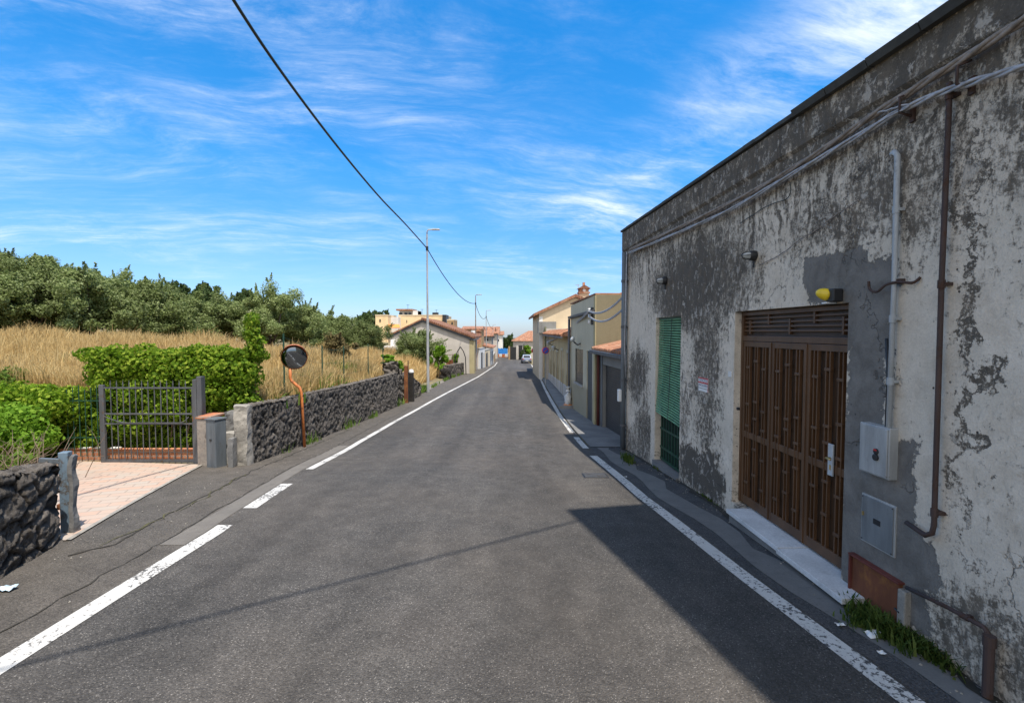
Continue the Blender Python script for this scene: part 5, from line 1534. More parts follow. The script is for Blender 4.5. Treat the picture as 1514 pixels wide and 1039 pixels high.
# olive beige house
f = FR((2.80, 16.25), (2.57, 21.3))
t = thing('olive_beige_house', 'plain olive beige two level house with a flat parapet and slim door', 'house', tuple(f.o), f.rz)
za, zb_ = f.px(880, 436)[1], f.px(841.6, 452.5)[1]
w0, w1 = sorted((f.px(862, 540)[0], f.px(850.5, 540)[0])); wz_1, wz_0 = f.px(856, 516)[1], f.px(858, 568)[1]
d0_, d1_ = sorted((f.px(875.5, 560)[0], f.px(867.5, 560)[0])); dzt = f.px(872, 519)[1]
body(f, [(w0, w1, wz_0, wz_1), (d0_, d1_, -1.15, dzt)], lambda x: za + (zb_ - za) * x / f.L, 6, M_OLIVE, t, -3, rev=.05)
MB().box(-.012, -.0, -6, .0, -3, za - .003).build('side_wall', render_wall('dark_ochre_side', (.235, .205, .13), (.13, .11, .07), .45), t)  # side wall coloured a darker ochre than the facade
MB().box(d0_ + .03, d1_ - .03, -.05, -.03, -1.15, dzt - .02).build('door', simple('dark_door', (.05, .058, .06), .6), t)
print('DOOR', d0_, d1_, dzt, w0, w1, f.L)
wn = MB().box(w0 + .02, w1 - .02, -.05, -.035, wz_0 + .02, wz_1 - .02).build('window', M_GLASSD, t)
mb = MB()
for k in range(7): x_ = w0 + .05 + (w1 - w0 - .1) * k / 6; mb.box(x_ - .008, x_ + .008, -.02, -.004, wz_0, wz_1)
mb.build('window_bars', M_GATE, wn)
MB().box(w0 - .05, w1 + .05, 0.0, .06, wz_0 - .06, wz_0 - .003).build('sill', M_CONC, t)
lz0, lz1 = f.px(876, 459)[1], f.px(842, 468.5)[1]
mb = MB(); mb.prism([(.0, .003, lz0 - .10), (.0, .13, lz0 - .08), (.0, .14, lz0), (.0, .003, lz0 + .03)], (f.L, 0, lz1 - lz0)); mb.build('string_course', M_GATE, t)
MB().box(-.0, f.L, -6, .03, 0, .05).build('coping', M_TILE, t).matrix_local = Matrix(((1, 0, 0, 0), (0, 1, 0, 0), ((zb_ - za) / f.L, 0, 1, za + .002), (0, 0, 0, 1)))
mb = MB().tube([(f.L + .0 - .1, .09, -1.5), (f.L - .1, .09, lz1 - .1)], .055, 10); mb.build('downpipe', M_GATE, t, smooth=True)
MB().box(-.02, .22, -.0, .035, -2.5, za - .02).build('corner_strip', M_OLIVE2, t)
lx_, lz_ = f.px(858.5, 503)
wl = thing('wall_lamp', 'round glass lamp high on the olive beige house facade', 'wall lamp', tuple(f.o + f.d * lx_ + Vector((0, 0, lz_))), f.rz)
MB().lathe([(.03, 0), (.10, .04), (.12, .08), (.10, .13), (.04, .16)], 16, Matrix.Translation((0, .25, 0)) @ Matrix.Rotation(R(-60), 4, 'X')).build('globe', M_LAMPG, wl, smooth=True)
MB().tube([(0, 0, -.12), (0, .12, -.18), (0, .28, -.05)], .03, 8).build('arm', M_GATE, wl)
ins = thing('insulator_rack', 'three white insulators on an iron rack at the corner of the olive beige house', 'insulators', tuple(f.o + f.d * .35 + f.n * .1 + Vector((0, 0, f.px(872, 468)[1]))), f.rz)
MB().box(-.02, .02, -.1, .0, -.3, .3).build('rack', M_GATE, ins)
for k in (-.2, 0, .2): MB().lathe([(.03, -.06), (.06, -.03), (.035, 0), (.06, .03), (.03, .06)], 10, Matrix.Translation((0, .05, k))).build('insulator', M_WHITE, ins)
# cables from the old building to it
A_ = BO + BD * (XE - .3) + BN * .12
cb = [(f.o + f.d * .35 + f.n * .16 + Vector((0, 0, f.px(872, 462)[1]))), (f.o + f.d * .35 + f.n * .16 + Vector((0, 0, f.px(872, 469)[1])))]
E_ = f.o + f.d * f.L + f.n * .12
for i, (q, zz, lab) in enumerate(((cb[0], 3.05, 'upper grey cable from the old building to the insulator rack'), (cb[1], 2.75, 'lower grey cable from the old building to the insulator rack'))):
    mb = MB()
    for s_ in range(2): mb.tube([p + Vector((0, .01, .03 * s_)) for p in sag((A_.x, A_.y, zz + .1), q, .18 + .04 * i)], .018, 6)
    setp(mb.build('service_cable', M_CABLEG, smooth=True), lab, 'cable')
mb = MB()
for s_ in range(2): mb.tube([p + Vector((0, 0, .05 * s_)) for p in sag(cb[0], (2.75, 39, 1.55), .25)], .02, 6)
setp(mb.build('service_cable', M_CABLEG, smooth=True), 'grey cable pair running on from the insulator rack along the low facades', 'cable')
# low ochre row
f = FR((2.62, 21.4), (2.92, 38.6))
t = thing('ochre_row_house', 'low ochre row house with several narrow doors and a tiled eave', 'house', tuple(f.o), f.rz)
e0, e1 = f.px(838, 503)[1], f.px(808, 503)[1]
ez0 = f.px(836, 497, .3)[1]; ez1 = f.px(808, 494.5, .3)[1]
holes = []
for k in range(5):
    a = 1.0 + k * 3.2; holes.append((a, a + 1.0, GZ(22 + a) + .15, GZ(22 + a) + 2.35 + .1 * (k % 2)))
zmax = min(h[3] for h in holes)
holes2 = [(a, b, c, d) for a, b, c, d in holes]
ztp = lambda x: ez0 + (ez1 - ez0) * x / f.L
hz0, hz1 = f.px(840, 483)[1], f.px(815, 490)[1]
mb = MB(); xs_ = [0] + [q for h in holes2 for q in (h[0], h[1])] + [f.L]
for i in range(len(xs_) - 1):
    a, b = xs_[i], xs_[i + 1]
    if i % 2 == 0: mb.quad((a, 0, -4), (a, 0, ztp(a)), (b, 0, ztp(b)), (b, 0, -4))
    else:
        h = holes2[(i - 1) // 2]
        mb.quad((a, 0, -4), (a, 0, h[2]), (b, 0, h[2]), (b, 0, -4)); mb.quad((a, 0, h[3]), (a, 0, ztp(a)), (b, 0, ztp(b)), (b, 0, h[3]))
        for xx in (a, b): mb.quad((xx, 0, h[2]), (xx, -.06, h[2]), (xx, -.06, h[3]), (xx, 0, h[3]))
        mb.quad((a, 0, h[3]), (b, 0, h[3]), (b, -.06, h[3]), (a, -.06, h[3]))
mb.quad((0, 0, -4), (0, -6, -4), (0, -6, hz0), (0, 0, hz0)); mb.quad((f.L, 0, -4), (f.L, -6, -4), (f.L, -6, ztp(f.L)), (f.L, 0, ztp(f.L)))
mb.build('wall', M_OCHRE, t)
for k, h in enumerate(holes2):
    MB().box(h[0] + .02, h[1] - .02, -.06, -.035, h[2], h[3] - .02).build('door', (M_WOODD, M_GREYW, M_BROWNP)[k % 3], t)
    fr_ = MB().box(h[0] - .14, h[0], .003, .04, h[2], h[3] + .14).box(h[1], h[1] + .14, .003, .04, h[2], h[3] + .14).box(h[0] + .001, h[1] - .001, .003, .04, h[3], h[3] + .14)
    fr_.build('door_surround', M_OLIVE, t)
MB().prism([(.0, .004, -4), (0, .03, -4), (0, .03, GZ(22) + .75), (0, .004, GZ(22) + .78)], (f.L, 0, -.7)).build('pale_dado', M_GREYW, t)
zz0, zz1 = ztp(0), ztp(f.L)
x9 = f.px(836, 500)[0]
mb = MB(); mb.prism([(.3, .45, zz0 - .02), (.3, .47, zz0 + .06), (.3, -.1, zz0 + .28), (.3, -.1, zz0 + .02)], (f.L - .3, 0, zz1 - zz0)); rf = mb.build('eave', M_TILE, t)
mb = MB()
for i in range(46):
    x_ = .4 + i * (f.L - .5) / 46; zc = zz0 + (zz1 - zz0) * x_ / f.L
    mb.tube([(x_, .5, zc + .06), (x_, -.05, zc + .28)], .08, 6)
mb.build('tile_row', M_TILE, rf)
MB().prism([(.0, -.12, zz0 - .1), (.0, -6, zz0 - .1), (.0, -6, hz0 + .1), (.0, -.12, hz0)], (f.L * .6, 0, hz1 - hz0)).build('upper_wall', M_PLAINGREY, t)
MB().box(-.0, f.L, .4, .5, 0, .09).build('gutter', M_GATE, t).matrix_local = Matrix(((1, 0, 0, 0), (0, 1, 0, 0), ((zz1 - zz0) / f.L, 0, 1, zz0 - .1), (0, 0, 0, 1)))
for k, (px, py) in enumerate(((817, 508), (826, 515))):
    a, z_ = f.px(px, py)
    w_ = thing('wall_lantern', 'small lantern on the ochre row house, %s of the pair' % ('farther' if k == 0 else 'nearer'), 'lantern', tuple(f.o + f.d * a + Vector((0, 0, z_))), f.rz)
    MB().tube([(0, 0, -.1), (0, .25, 0)], .03, 6).build('arm', M_BLACKM, w_); MB().lathe([(.05, -.12), (.13, .08), (.06, .16)], 8, Matrix.Translation((0, .3, 0))).build('lantern_head', M_LAMPG, w_)
# white sack at the downpipe
p = gnd(837, 603); t = thing('rubbish_sack', 'white rubbish sack with an orange base at the foot of the downpipe', 'sack', (2.42, 21.0, GZ(21) + .0))
def blob_mesh(name, mat, parent, rx, ry, rz, z0, seed, amp=.25):
    import bmesh
    bm = bmesh.new(); bmesh.ops.create_icosphere(bm, subdivisions=3, radius=1)
    for v_ in bm.verts:
        v_.co *= 1 + amp * mn.noise(v_.co * 1.7 + Vector((seed, 0, 0))) + amp * .4 * mn.noise(v_.co * 5)
        v_.co.x *= rx; v_.co.y *= ry; v_.co.z = v_.co.z * rz + z0
    me = bpy.data.meshes.new(name); bm.to_mesh(me); bm.free(); me.materials.append(mat)
    for p_ in me.polygons: p_.use_smooth = True
    return link(bpy.data.objects.new(name, me), parent)
blob_mesh('sack_body', M_SACK, t, .17, .2, .3, .36, 3, .45)
MB().lathe([(.10, .72), (.05, .8), (.11, .92)], 9).build('tied_neck', M_SACK, t)
blob_mesh('base_bag', simple('orange_plastic', (.55, .22, .08), .6), t, .2, .22, .12, .1, 8)
# sign post
px_, Ys = 806.5, 33.
p = atY(px_, 518, Ys); t = thing('no_parking_sign', 'round blue no parking sign with red ring on a grey post along the right pavement', 'sign', (p.x, Ys, GZ(Ys) + .1))
hs_ = p.z - GZ(Ys) - .1
MB().tube([(0, 0, -.1), (0, 0, hs_ + .25)], .03, 8).build('post', M_GALV, t)
Mb = Matrix.Translation((0, -.05, hs_)) @ Matrix.Rotation(R(90), 4, 'X')
MB().lathe([(.24, -.01), (.24, .01)], 24, Mb).build('ring', M_RED, t)
MB().lathe([(.195, .0105), (.195, .016)], 24, Mb).build('disc', M_BLUE, t)
MB().box(-.2, .2, -.025, .025, .0165, .02, Mb @ Matrix.Rotation(R(45), 4, 'Z')).build('slash', M_RED, t)
# grey house with red shutter things, farther
f = FR((2.72, 38.7), (3.35, 62))
t = thing('grey_row_house', 'narrow grey row house behind the no parking sign', 'house', tuple(f.o), f.rz)
z0_, z1_ = f.px(806, 486)[1], f.px(793, 494)[1]
hl = []
for k in range(4):
    a = 1.5 + k * 5; hl.append((a, a + 1.2, GZ(40 + a) + .1, GZ(40 + a) + 2.3))
mb = MB(); xs_ = [0] + [q for h in hl for q in (h[0], h[1])] + [f.L]; zf_ = lambda x: z0_ + (z1_ - z0_) * x / f.L
for i in range(len(xs_) - 1):
    a, b = xs_[i], xs_[i + 1]
    if i % 2 == 0: mb.quad((a, 0, -6), (a, 0, zf_(a)), (b, 0, zf_(b)), (b, 0, -6))
    else:
        h = hl[(i - 1) // 2]; mb.quad((a, 0, h[3]), (a, 0, zf_(a)), (b, 0, zf_(b)), (b, 0, h[3]))
        for xx in (a, b): mb.quad((xx, 0, h[2]), (xx, -.2, h[2]), (xx, -.2, h[3]), (xx, 0, h[3]))
mb.quad((0, 0, -6), (0, -5, -6), (0, -5, z0_), (0, 0, z0_)); mb.quad((0, 0, z0_), (0, -5, z0_), (f.L, -5, z1_), (f.L, 0, z1_)); mb.quad((f.L, 0, -6), (f.L, -5, -6), (f.L, -5, z1_), (f.L, 0, z1_))
mb.build('wall', M_GREYW, t)
for k, h in enumerate(hl): MB().box(h[0], h[1], -.2, -.15, h[2], h[3]).build('door', (M_BROWNP, M_WOODD)[k % 2], t)
MB().prism([(8, .4, 0), (8, .42, .1), (8, -.3, .35), (8, -.3, .05)], (f.L - 8, 0, z1_ - zf_(8))).build('eave', M_TILE, t).location.z = zf_(8)
MB().box(0, .35, 0.003, .12, -4, z0_ + .15).build('green_pillar', simple('mossy_pillar', (.16, .17, .10), .9, 0, .3, 5), t)
MB().tube([(7, .1, -3.5), (7, .1, zf_(7))], .07, 8).build('downpipe', M_BLACKM, t)
aw = thing('red_awning', 'small red awning lamp box jutting from the grey row house', 'awning', tuple(f.o + f.d * (f.L - 2) + Vector((0, 0, f.px(790, 507)[1]))), f.rz)
MB().prism([(-.6, 0, -.3), (-.6, .9, -.5), (-.6, .9, -.1), (-.6, 0, .5)], (1.2, 0, 0)).build('canopy', M_RED, aw)
MB().box(-.5, .5, .0, .6, -.8, -.5).build('box', M_BLACKM, aw)
# tall cream house behind
Yc = 40.5
t = thing('cream_house', 'tall cream house with a sloping verge and tiled chimney turret rising behind the row', 'house', (4.6, Yc, GZ(Yc)))
pl = atY(797, 460, Yc) - t.location; pr = atY(849, 437, Yc) - t.location
xr = pr.x + .1; zr2 = pr.z
MB().prism([(pl.x, 0, -1), (pl.x, 0, pl.z - .15), (xr, 0, zr2 - .15), (xr * 2 - pl.x, 0, pl.z - .15), (xr * 2 - pl.x, 0, -1)], (0, 12, 0)).build('wall', M_CREAM, t)
mb = MB(); mb.prism([(pl.x - .45, -.25, pl.z - .42), (pl.x - .45, -.25, pl.z - .2), (xr, -.25, zr2 + .14), (xr, -.25, zr2 - .12)], (0, 12.5, 0))
mb.prism([(xr, -.25, zr2 + .14), (xr, -.25, zr2 - .12), (xr * 2 - pl.x + .45, -.25, pl.z - .42), (xr * 2 - pl.x + .45, -.25, pl.z - .2)], (0, 12.5, 0))
mb.build('roof', M_TILEY, t)
MB().box(pl.x + .004, pl.x + .3, -.04, 0, 0, pl.z - .45).build('white_quoin', M_WHITEW, t)
pc = atY(863, 434, Yc + 1.5) - t.location; zc0 = atY(863, 446, Yc + 1.5).z - t.location.z; wc = 14 / 720 * 42 * .5
ch = MB().box(pc.x - wc, pc.x + wc, 1.2, 1.2 + 2 * wc, zc0 - 1.5, pc.z).build('chimney', M_CREAM, t)
MB().box(pc.x - wc - .08, pc.x + wc + .08, 1.1, 1.3 + 2 * wc, pc.z, pc.z + .12).prism([(pc.x - wc + .02, 1.2, pc.z + .12), (pc.x + wc - .02, 1.2, pc.z + .12), (pc.x + wc - .02, 1.2, pc.z + .4), (pc.x - wc + .02, 1.2, pc.z + .4)], (0, 2 * wc, 0)).prism([(pc.x - wc - .15, 1.05, pc.z + .4), (pc.x + wc + .15, 1.05, pc.z + .4), (pc.x, 1.05, pc.z + .72)], (0, 2 * wc + .3, 0)).box(pc.x - .1, pc.x + .1, 1.4, 1.6, pc.z + .6, pc.z + .95).build('turret_cap', M_TILEY, ch)
MB().lathe([(.13, 0), (.13, .03)], 14, Matrix.Translation((pc.x, 1.2, pc.z + .26)) @ Matrix.Rotation(R(90), 4, 'X')).build('round_opening', M_WHITE, ch)
pa = atY(855, 420, Yc + 2) - t.location
MB().tube([(pa.x, 2, pl.z), (pa.x, 2, pa.z)], .025, 5).box(pa.x - .25, pa.x + .1, 1.98, 2.02, pa.z - .1, pa.z - .06).build('aerial', M_GALV, t)
pb = atY(800, 478, Yc) - t.location
MB().box(pl.x - .12, pl.x + 1.3, -1.4, 0, atY(797, 492, Yc).z - t.location.z, atY(800, 476, Yc).z - t.location.z).build('balcony', M_PLAINGREY, t)
# peaked tile roof behind the olive beige house
t = thing('tiled_roof_house', 'house behind the olive beige one showing only an orange stepped ridge', 'house', (6.2, 25, GZ(25)))
pz = atY(905, 436, 25) - t.location
MB().box(-2.0, 3, 0, 6, 0, pz.z - .1).build('wall', M_CREAM, t)
MB().prism([(-2.2, -.2, pz.z - .45), (.0, -.2, pz.z + .35), (2.5, -.2, pz.z + .6), (2.8, -.2, pz.z - .45)], (0, 6, 0)).build('roof', M_TILEY, t)
# parked car
def car(x, y, label, c):
    t = thing('parked_car', label, 'car', (x, y, GZ(y)), R(2))
    paint_ = simple('car_paint', c, .3, .2, .03)
    secs = [(-2.0, .35, .72, .62), (-1.9, .28, .95, .78), (-1.3, .25, 1.0, .82), (1.2, .25, .98, .82), (1.85, .28, .85, .76), (2.0, .4, .65, .6)]
    V = []; F = []
    for (yy, zl__, zh, hw_) in secs:
        for (a, b) in ((-.9, 0), (-1, .35), (-.97, .8), (-.85, 1), (.85, 1), (.97, .8), (1, .35), (.9, 0)): V.append((hw_ * a, yy, zl__ + (zh - zl__) * b))
    for j in range(5):
        for i in range(8): F.append((j * 8 + i, j * 8 + (i + 1) % 8, (j + 1) * 8 + (i + 1) % 8, (j + 1) * 8 + i))
    F += [tuple(range(8))[::-1], tuple(range(40, 48))]
    MB().add(V, F).build('body', paint_, t, smooth=False, bevel=.03)
    V = []; F = []
    for (yy, z_, hw_) in ((-1.75, .96, .74), (-1.35, 1.44, .60), (.1, 1.47, .60), (.95, .98, .72)): V += [(-hw_, yy, z_), (hw_, yy, z_)]
    V += [(-.76, -1.75, .92), (.76, -1.75, .92), (-.76, .95, .92), (.76, .95, .92)]
    MB().add(V, [(0, 1, 3, 2), (2, 3, 5, 4), (4, 5, 7, 6), (8, 0, 2, 4, 6, 10), (9, 11, 7, 5, 3, 1), (0, 8, 9, 1), (6, 7, 11, 10)]).build('cabin', paint_, t, bevel=.02)
    MB().add([(-.62, -1.73, 1.02), (.62, -1.73, 1.02), (.52, -1.42, 1.38), (-.52, -1.42, 1.38)], [(0, 1, 2, 3)]).build('rear_window', M_GLASSD, t).location = (0, -.03, .0)
    for sx in (-1, 1):
        MB().add([(sx * .745, -1.45, 1.02), (sx * .735, .65, 1.02), (sx * .63, .05, 1.38), (sx * .63, -1.25, 1.38)], [(0, 1, 2, 3)]).build('side_window', M_GLASSD, t).location = (sx * .01, 0, 0)
        MB().box(sx * .6 - .09, sx * .6 + .09, -1.99, -1.93, .68, .88).build('tail_light', M_RED, t, bevel=.01)
        for yy in (-1.25, 1.25):
            w_ = MB().tube([(sx * .66, yy, .3), (sx * .83, yy, .3)], .3, 18).build('wheel', M_BLACKM, t); MB().tube([(sx * .832, yy, .3), (sx * .84, yy, .3)], .18, 14).build('hubcap', M_GALV, w_)
    MB().box(-.25, .25, -2.03, -2.0, .48, .6).build('number_plate', M_WHITE, t)
    MB().box(-.78, .78, -2.04, -1.9, .33, .5).build('rear_bumper', M_BLACKM, t, bevel=.03)
car(2.45, 84, 'small silver blue car parked at the right kerb by the bend', (.15, .19, .26))

# ------------------------------------------------------------------ gabled house and far houses on the left
Yh = 50.4
H0 = thing('gabled_house', 'grey house with a wide tiled gable beside the road on the left', 'house', (-8.3, Yh, GZ(Yh)))
ap = atY(624.5, 471, Yh) - H0.location; le = atY(573, 496, Yh) - H0.location; re = atY(700, 498, Yh) - H0.location
xl_, xr_ = atY(577, 500, Yh).x - H0.location.x, atY(694, 500, Yh).x - H0.location.x
sl_l = (ap.z - le.z) / (ap.x - le.x); sl_r = (ap.z - re.z) / (re.x - ap.x)
zl2, zr3 = ap.z - sl_l * (ap.x - xl_) - .35, ap.z - sl_r * (xr_ - ap.x) - .35
MB().prism([(xl_, 0, -.5), (xl_, 0, zl2), (ap.x, 0, ap.z - .35), (xr_, 0, zr3), (xr_, 0, -.5)], (0, 11, 0)).build('wall', M_GREYW, H0)
mb = MB()
for (xa, za_, xb, zb__) in ((le.x - .1, le.z - .04, ap.x, ap.z), (ap.x, ap.z, re.x + .15, re.z - .06)):
    mb.prism([(xa, -.25, za_ - .12), (xa, -.25, za_ + .02), (xb, -.25, zb__ + .02), (xb, -.25, zb__ - .12)], (0, 11.6, 0))
rf = mb.build('roof', M_TILEY, H0)
mb = MB()
for (xa, za_, xb, zb__) in ((le.x, le.z - .24, ap.x, ap.z - .2), (ap.x, ap.z - .2, re.x, re.z - .26)):
    mb.prism([(xa, -.16, za_ - .14), (xa, -.16, za_ + .07), (xb, -.16, zb__ + .07), (xb, -.16, zb__ - .14)], (0, .2, 0))
mb.build('verge_board', M_GATE, H0)
mb = MB()
for i in range(26):
    x_ = ap.x + (re.x + .1 - ap.x) * i / 25; mb.tube([(x_, -.3, ap.z - sl_r * (x_ - ap.x) + .05), (x_, 11.2, ap.z - sl_r * (x_ - ap.x) + .05)], .07, 6)
mb.build('tile_row', M_TILEY, rf)
MB().box(xr_ + .004, xr_ + .5, -.02, 1.6, -.5, zr3 - .15).build('ochre_corner_wall', M_OLIVE2, H0)
MB().box(xr_ + .1, xr_ + .3, .1, 10.8, zr3 - .2, zr3 - .05).build('gutter', M_GALV, H0)
for k, (px, py) in enumerate(((591, 489), (596.5, 487.5))):
    q = atY(px, py, Yh) - H0.location; MB().box(q.x - .14, q.x + .14, -.03, .0, q.z - .18, q.z + .18).build('attic_window', M_GLASSD, H0)
q = atY(577, 515, Yh - 2) - H0.location
MB().box(q.x - 1.0, q.x + 1.1, -2.2, -.03, q.z - .15, q.z + .18).build('terrace_parapet', M_WHITEW, H0)
MB().box(q.x - 1.1, q.x + 1.2, -2.3, -.03, q.z - .35, q.z - .16).build('terrace_slab', M_TILE, H0)
MB().box(q.x - .2, q.x + .7, -2.0, -.03, q.z - 2.6, q.z - .36).build('terrace_base', M_WHITEW, H0)
MB().box(q.x - .3, q.x + .1, -.6, -.03, q.z + .2, le.z - .4).build('terrace_pier', M_WHITEW, H0)
# wire gate frame and rusty barrel
g = thing('wire_gate', 'rusty pointed arch frame and field gate at the corner of the gabled house', 'gate', (-5.35, 48.6, GZ(48.6)))
for s_ in (-1, 1): MB().tube([(.2 + s_ * .55, 0, 0), (.2 + s_ * .5, 0, 1.7), (.2 + s_ * .3, 0, 2.3), (.2, 0, 2.75)], .05, 6).build('arch_bar', M_BLACKM, g)
for i in range(4): MB().tube([(-3.2 + i * .9, -.4, .2), (-3.2 + i * .9 + (.15 if i == 2 else 0), -.4, 2.05)], .04, 6).build('post', M_TWIG, g)
for z_ in (1.2, 1.95): MB().tube([(-3.3, -.4, z_), (-.4, -.4, z_ + .03)], .03, 6).build('rail', M_TWIG, g)
mb = MB()
for i in range(12): mb.tube([(-3.2 + i * .24, -.38, 1.2), (-3.2 + i * .24, -.38, 1.95)], .01, 4)
mb.build('wire_panel', M_BLACKM, g)
g = thing('rusty_drum', 'rusty orange drum in the dry grass before the gabled house', 'drum', (atY(662, 533, 46).x, 46, GZ(46) + .2))
MB().lathe([(.3, 0), (.32, .02), (.3, .3), (.32, .33), (.3, .36), (.3, .65), (.32, .68), (.3, .9), (.02, .9)], 16).build('barrel', simple('orange_rust', (.42, .12, .04), .85, 0, .4, 5), g)
MB().box(-.1, .5, -.2, .2, .9, 1.3).build('rusty_box', M_RUST, g)
px_tree('bright', 'leafy_shrub', 'green cactus like shrub by the wire gate frame', 'shrub', 672, 520, 16, 49.6, None, name_h=(2.3, 3.2), base=GZ(49))

def far_house(name, label, px0, px1, ytop, ybot, Y, depth, wall, roof=None, rise=.8, wins=(), rz=0, flat=False, cat='house', chimney=False, over=.3):
    a, b = atY(px0, ytop, Y), atY(px1, ytop, Y); zb = min(atY(px0, ybot, Y).z, GZ(Y)) - .5
    t = thing(name, label, cat, ((a.x + b.x) / 2, Y, zb), rz)
    hw_ = (b.x - a.x) / 2; zt = a.z - zb
    MB().box(-hw_, hw_, 0, depth, 0, zt).build('wall', wall, t)
    if roof:
        if flat: MB().box(-hw_ - over, hw_ + over, -over, depth + over, zt + .003, zt + .22).build('roof', roof, t)
        else:
            rf = MB().prism([(-hw_ - over, -over, zt - .05), (-hw_ - over, -over, zt + .1), (-hw_ - over, depth / 2, zt + rise + .1), (-hw_ - over, depth + over, zt + .1), (-hw_ - over, depth + over, zt - .05)], (2 * hw_ + 2 * over, 0, 0)).build('roof', roof, t)
            if chimney: MB().box(hw_ * .3, hw_ * .3 + .6, depth * .4, depth * .4 + .6, zt, zt + rise + .9).build('chimney', M_TILE, rf)
    for wx_, wy_, ww, wh in wins:
        q = atY(wx_, wy_, Y) - t.location; s_ = Y / 720
        wn = MB().box(q.x - ww * s_ / 2, q.x + ww * s_ / 2, -.05, -.004, q.z - wh * s_ / 2, q.z + wh * s_ / 2).build('window', M_GLASSD, t)
    return t
fh = far_house('apricot_building', 'large apricot coloured flat roofed building behind the gabled house', 589, 655, 467, 495, 88, 12, M_APRICOT, M_CREAM, flat=True, wins=((601.5, 475, 1, 4),), over=.05)
q = lambda px, py, Y=88: atY(px, py, Y) - fh.location
a, b, c = q(588, 459), q(617, 466), q(610, 459)
MB().box(a.x + .2, b.x, .5, 4, a.z - 1.1, a.z + .0).build('roof_room', M_GREYW, fh)
MB().box(a.x - .3, c.x, -.1, 4.2, a.z + .003, a.z + .28).build('roof_room_tiles', M_TILE, fh)
MB().box(c.x, b.x - .0, .3, 4, q(0, 466).z, q(0, 459.5).z).build('white_wall', M_WHITEW, fh)
for px in (592, 600, 606): z_ = q(px, 464); MB().box(z_.x - .35, z_.x + .2, .44, .497, z_.z - .3, z_.z + .25).build('window', M_GLASSD, fh)
for px, py in ((599.5, 449), (621, 456), (642.5, 457)): z_ = q(px, py); MB().tube([(z_.x, 2, z_.z - 1.4), (z_.x, 2, z_.z)], .03, 5).box(z_.x - .3, z_.x + .3, 1.98, 2.02, z_.z - .12, z_.z - .08).build('aerial', M_BLACKM, fh)
z_ = q(656.5, 472); MB().box(z_.x - .2, z_.x + .45, -.6, 3, z_.z - 1.3, z_.z + .8).build('dark_loggia', M_BLACKM, fh)
z_ = q(642, 464); MB().box(z_.x - .5, z_.x + .5, 1, 2, z_.z - .4, z_.z + .3).build('water_tank', M_BLACKM, fh)
far_house('apricot_house', 'small apricot house left of the large apricot building', 555, 573.5, 467, 490, 84, 6, M_APRICOT, M_CREAM, flat=True, wins=((562, 474, 2, 4),), over=.05)
far_house('white_house', 'low white house with an orange awning between the apricot ones', 573.8, 588.7, 468.5, 490, 86, 5, M_WHITEW, None)
aw = thing('orange_awning', 'orange roof awning in front of the white house', 'awning', tuple(atY(582, 482, 84.5)))
MB().prism([(-.9, 0, .2), (1.0, 0, .2), (1.4, -1.2, -.35), (-.9, -1.2, -.35)], (0, 0, .12)).build('sheet', simple('orange_sheet', (.7, .26, .06), .8, 0, .1), aw)
MB().tube([(-.8, -1.1, -1.5), (-.8, -1.1, -.3)], .04, 6).build('post', M_WHITEW, aw)
far_house('stone_house', 'small rough house between the apricot building and the second lamp', 661, 671, 474, 492, 80, 5, M_TAN, M_CREAM, flat=True, wins=((668.5, 478, 2, 4),), over=.02)
far_house('tiled_house', 'tan walled house with white tank behind the gabled house ridge', 684, 712, 487, 515, 70, 6, M_TAN, M_TILE, .4, chimney=False, over=.2)
zt_ = thing('water_tank', 'white roof water tank beside the orange chimney near the second lamp', 'water tank', tuple(atY(699.5, 491, 68)))
MB().tube([(0, 0, -.5), (0, 0, .25)], .32, 12).build('drum', M_WHITE, zt_)
MB().box(-.25, .25, -.25, .25, -1.2, -.51).build('stand', M_GREYW, zt_)
ch_ = thing('roof_chimney', 'orange brick chimney stack by the white tank', 'chimney', tuple(atY(707, 492, 66)))
MB().box(-.35, .35, -.3, .3, -1.5, .2).build('stack', M_BRICK, ch_); MB().prism([(-.5, -.4, .2), (.5, -.4, .2), (0, -.4, .5)], (0, .8, 0)).build('cap', M_TILEY, ch_)
# road side walls and small houses past the gable
def side_house(label, y0, y1, x0, x1, h, wall, roofed, doors=(), name='roadside_house', eave=.5):
    f = FR((x0, y0), (x1, y1)); g0 = GZ((y0 + y1) / 2)
    t = thing(name, label, 'house' if roofed else 'wall', (x0, y0, g0), f.rz)
    MB().box(0, f.L, 0, 5 if roofed else .3, -1.5, h).build('wall', wall, t)
    if roofed: MB().prism([(-.2, -eave, h - .12), (-.2, -eave, h + .02), (-.2, 5.2, h + 1.3), (-.2, 5.2, h + 1.0)], (f.L + .4, 0, 0)).build('roof', M_TILE, t)
    else: MB().box(-.04, f.L + .04, -.04, .34, h + .003, h + .1).build('coping', M_CONC, t)
    for a, w_, hh, m_ in doors: MB().box(a, a + w_, -.035, -.004, -1, hh).build('door', m_, t)
    return t
side_house('whitish roadside wall with a dark gate right after the gabled house', 62, 67, -4.1, -3.75, 2.6, M_WHITEW, False, ((1.2, 1.3, 2.1, M_BLACKM), (3.4, .9, 2.0, M_GREYW)), 'garden_wall')
side_house('pale roadside wall with pillars beyond the whitish one', 67.3, 73, -3.75, -3.3, 2.4, M_CREAM, False, ((1, 1.8, 2.0, M_SHUT),), 'garden_wall')
side_house('small white porch house with a red tiled lean-to roof at the bend', 73.3, 82, -3.3, -3.15, 2.9, M_WHITEW, True, ((1, 1.6, 2.2, M_BLACKM), (5, 1.8, 2.1, M_SHUT)))
side_house('tan curved roadside wall at the outside of the bend', 82.5, 96, -3.2, -3.3, 1.5, M_TAN, False, (), 'garden_wall')
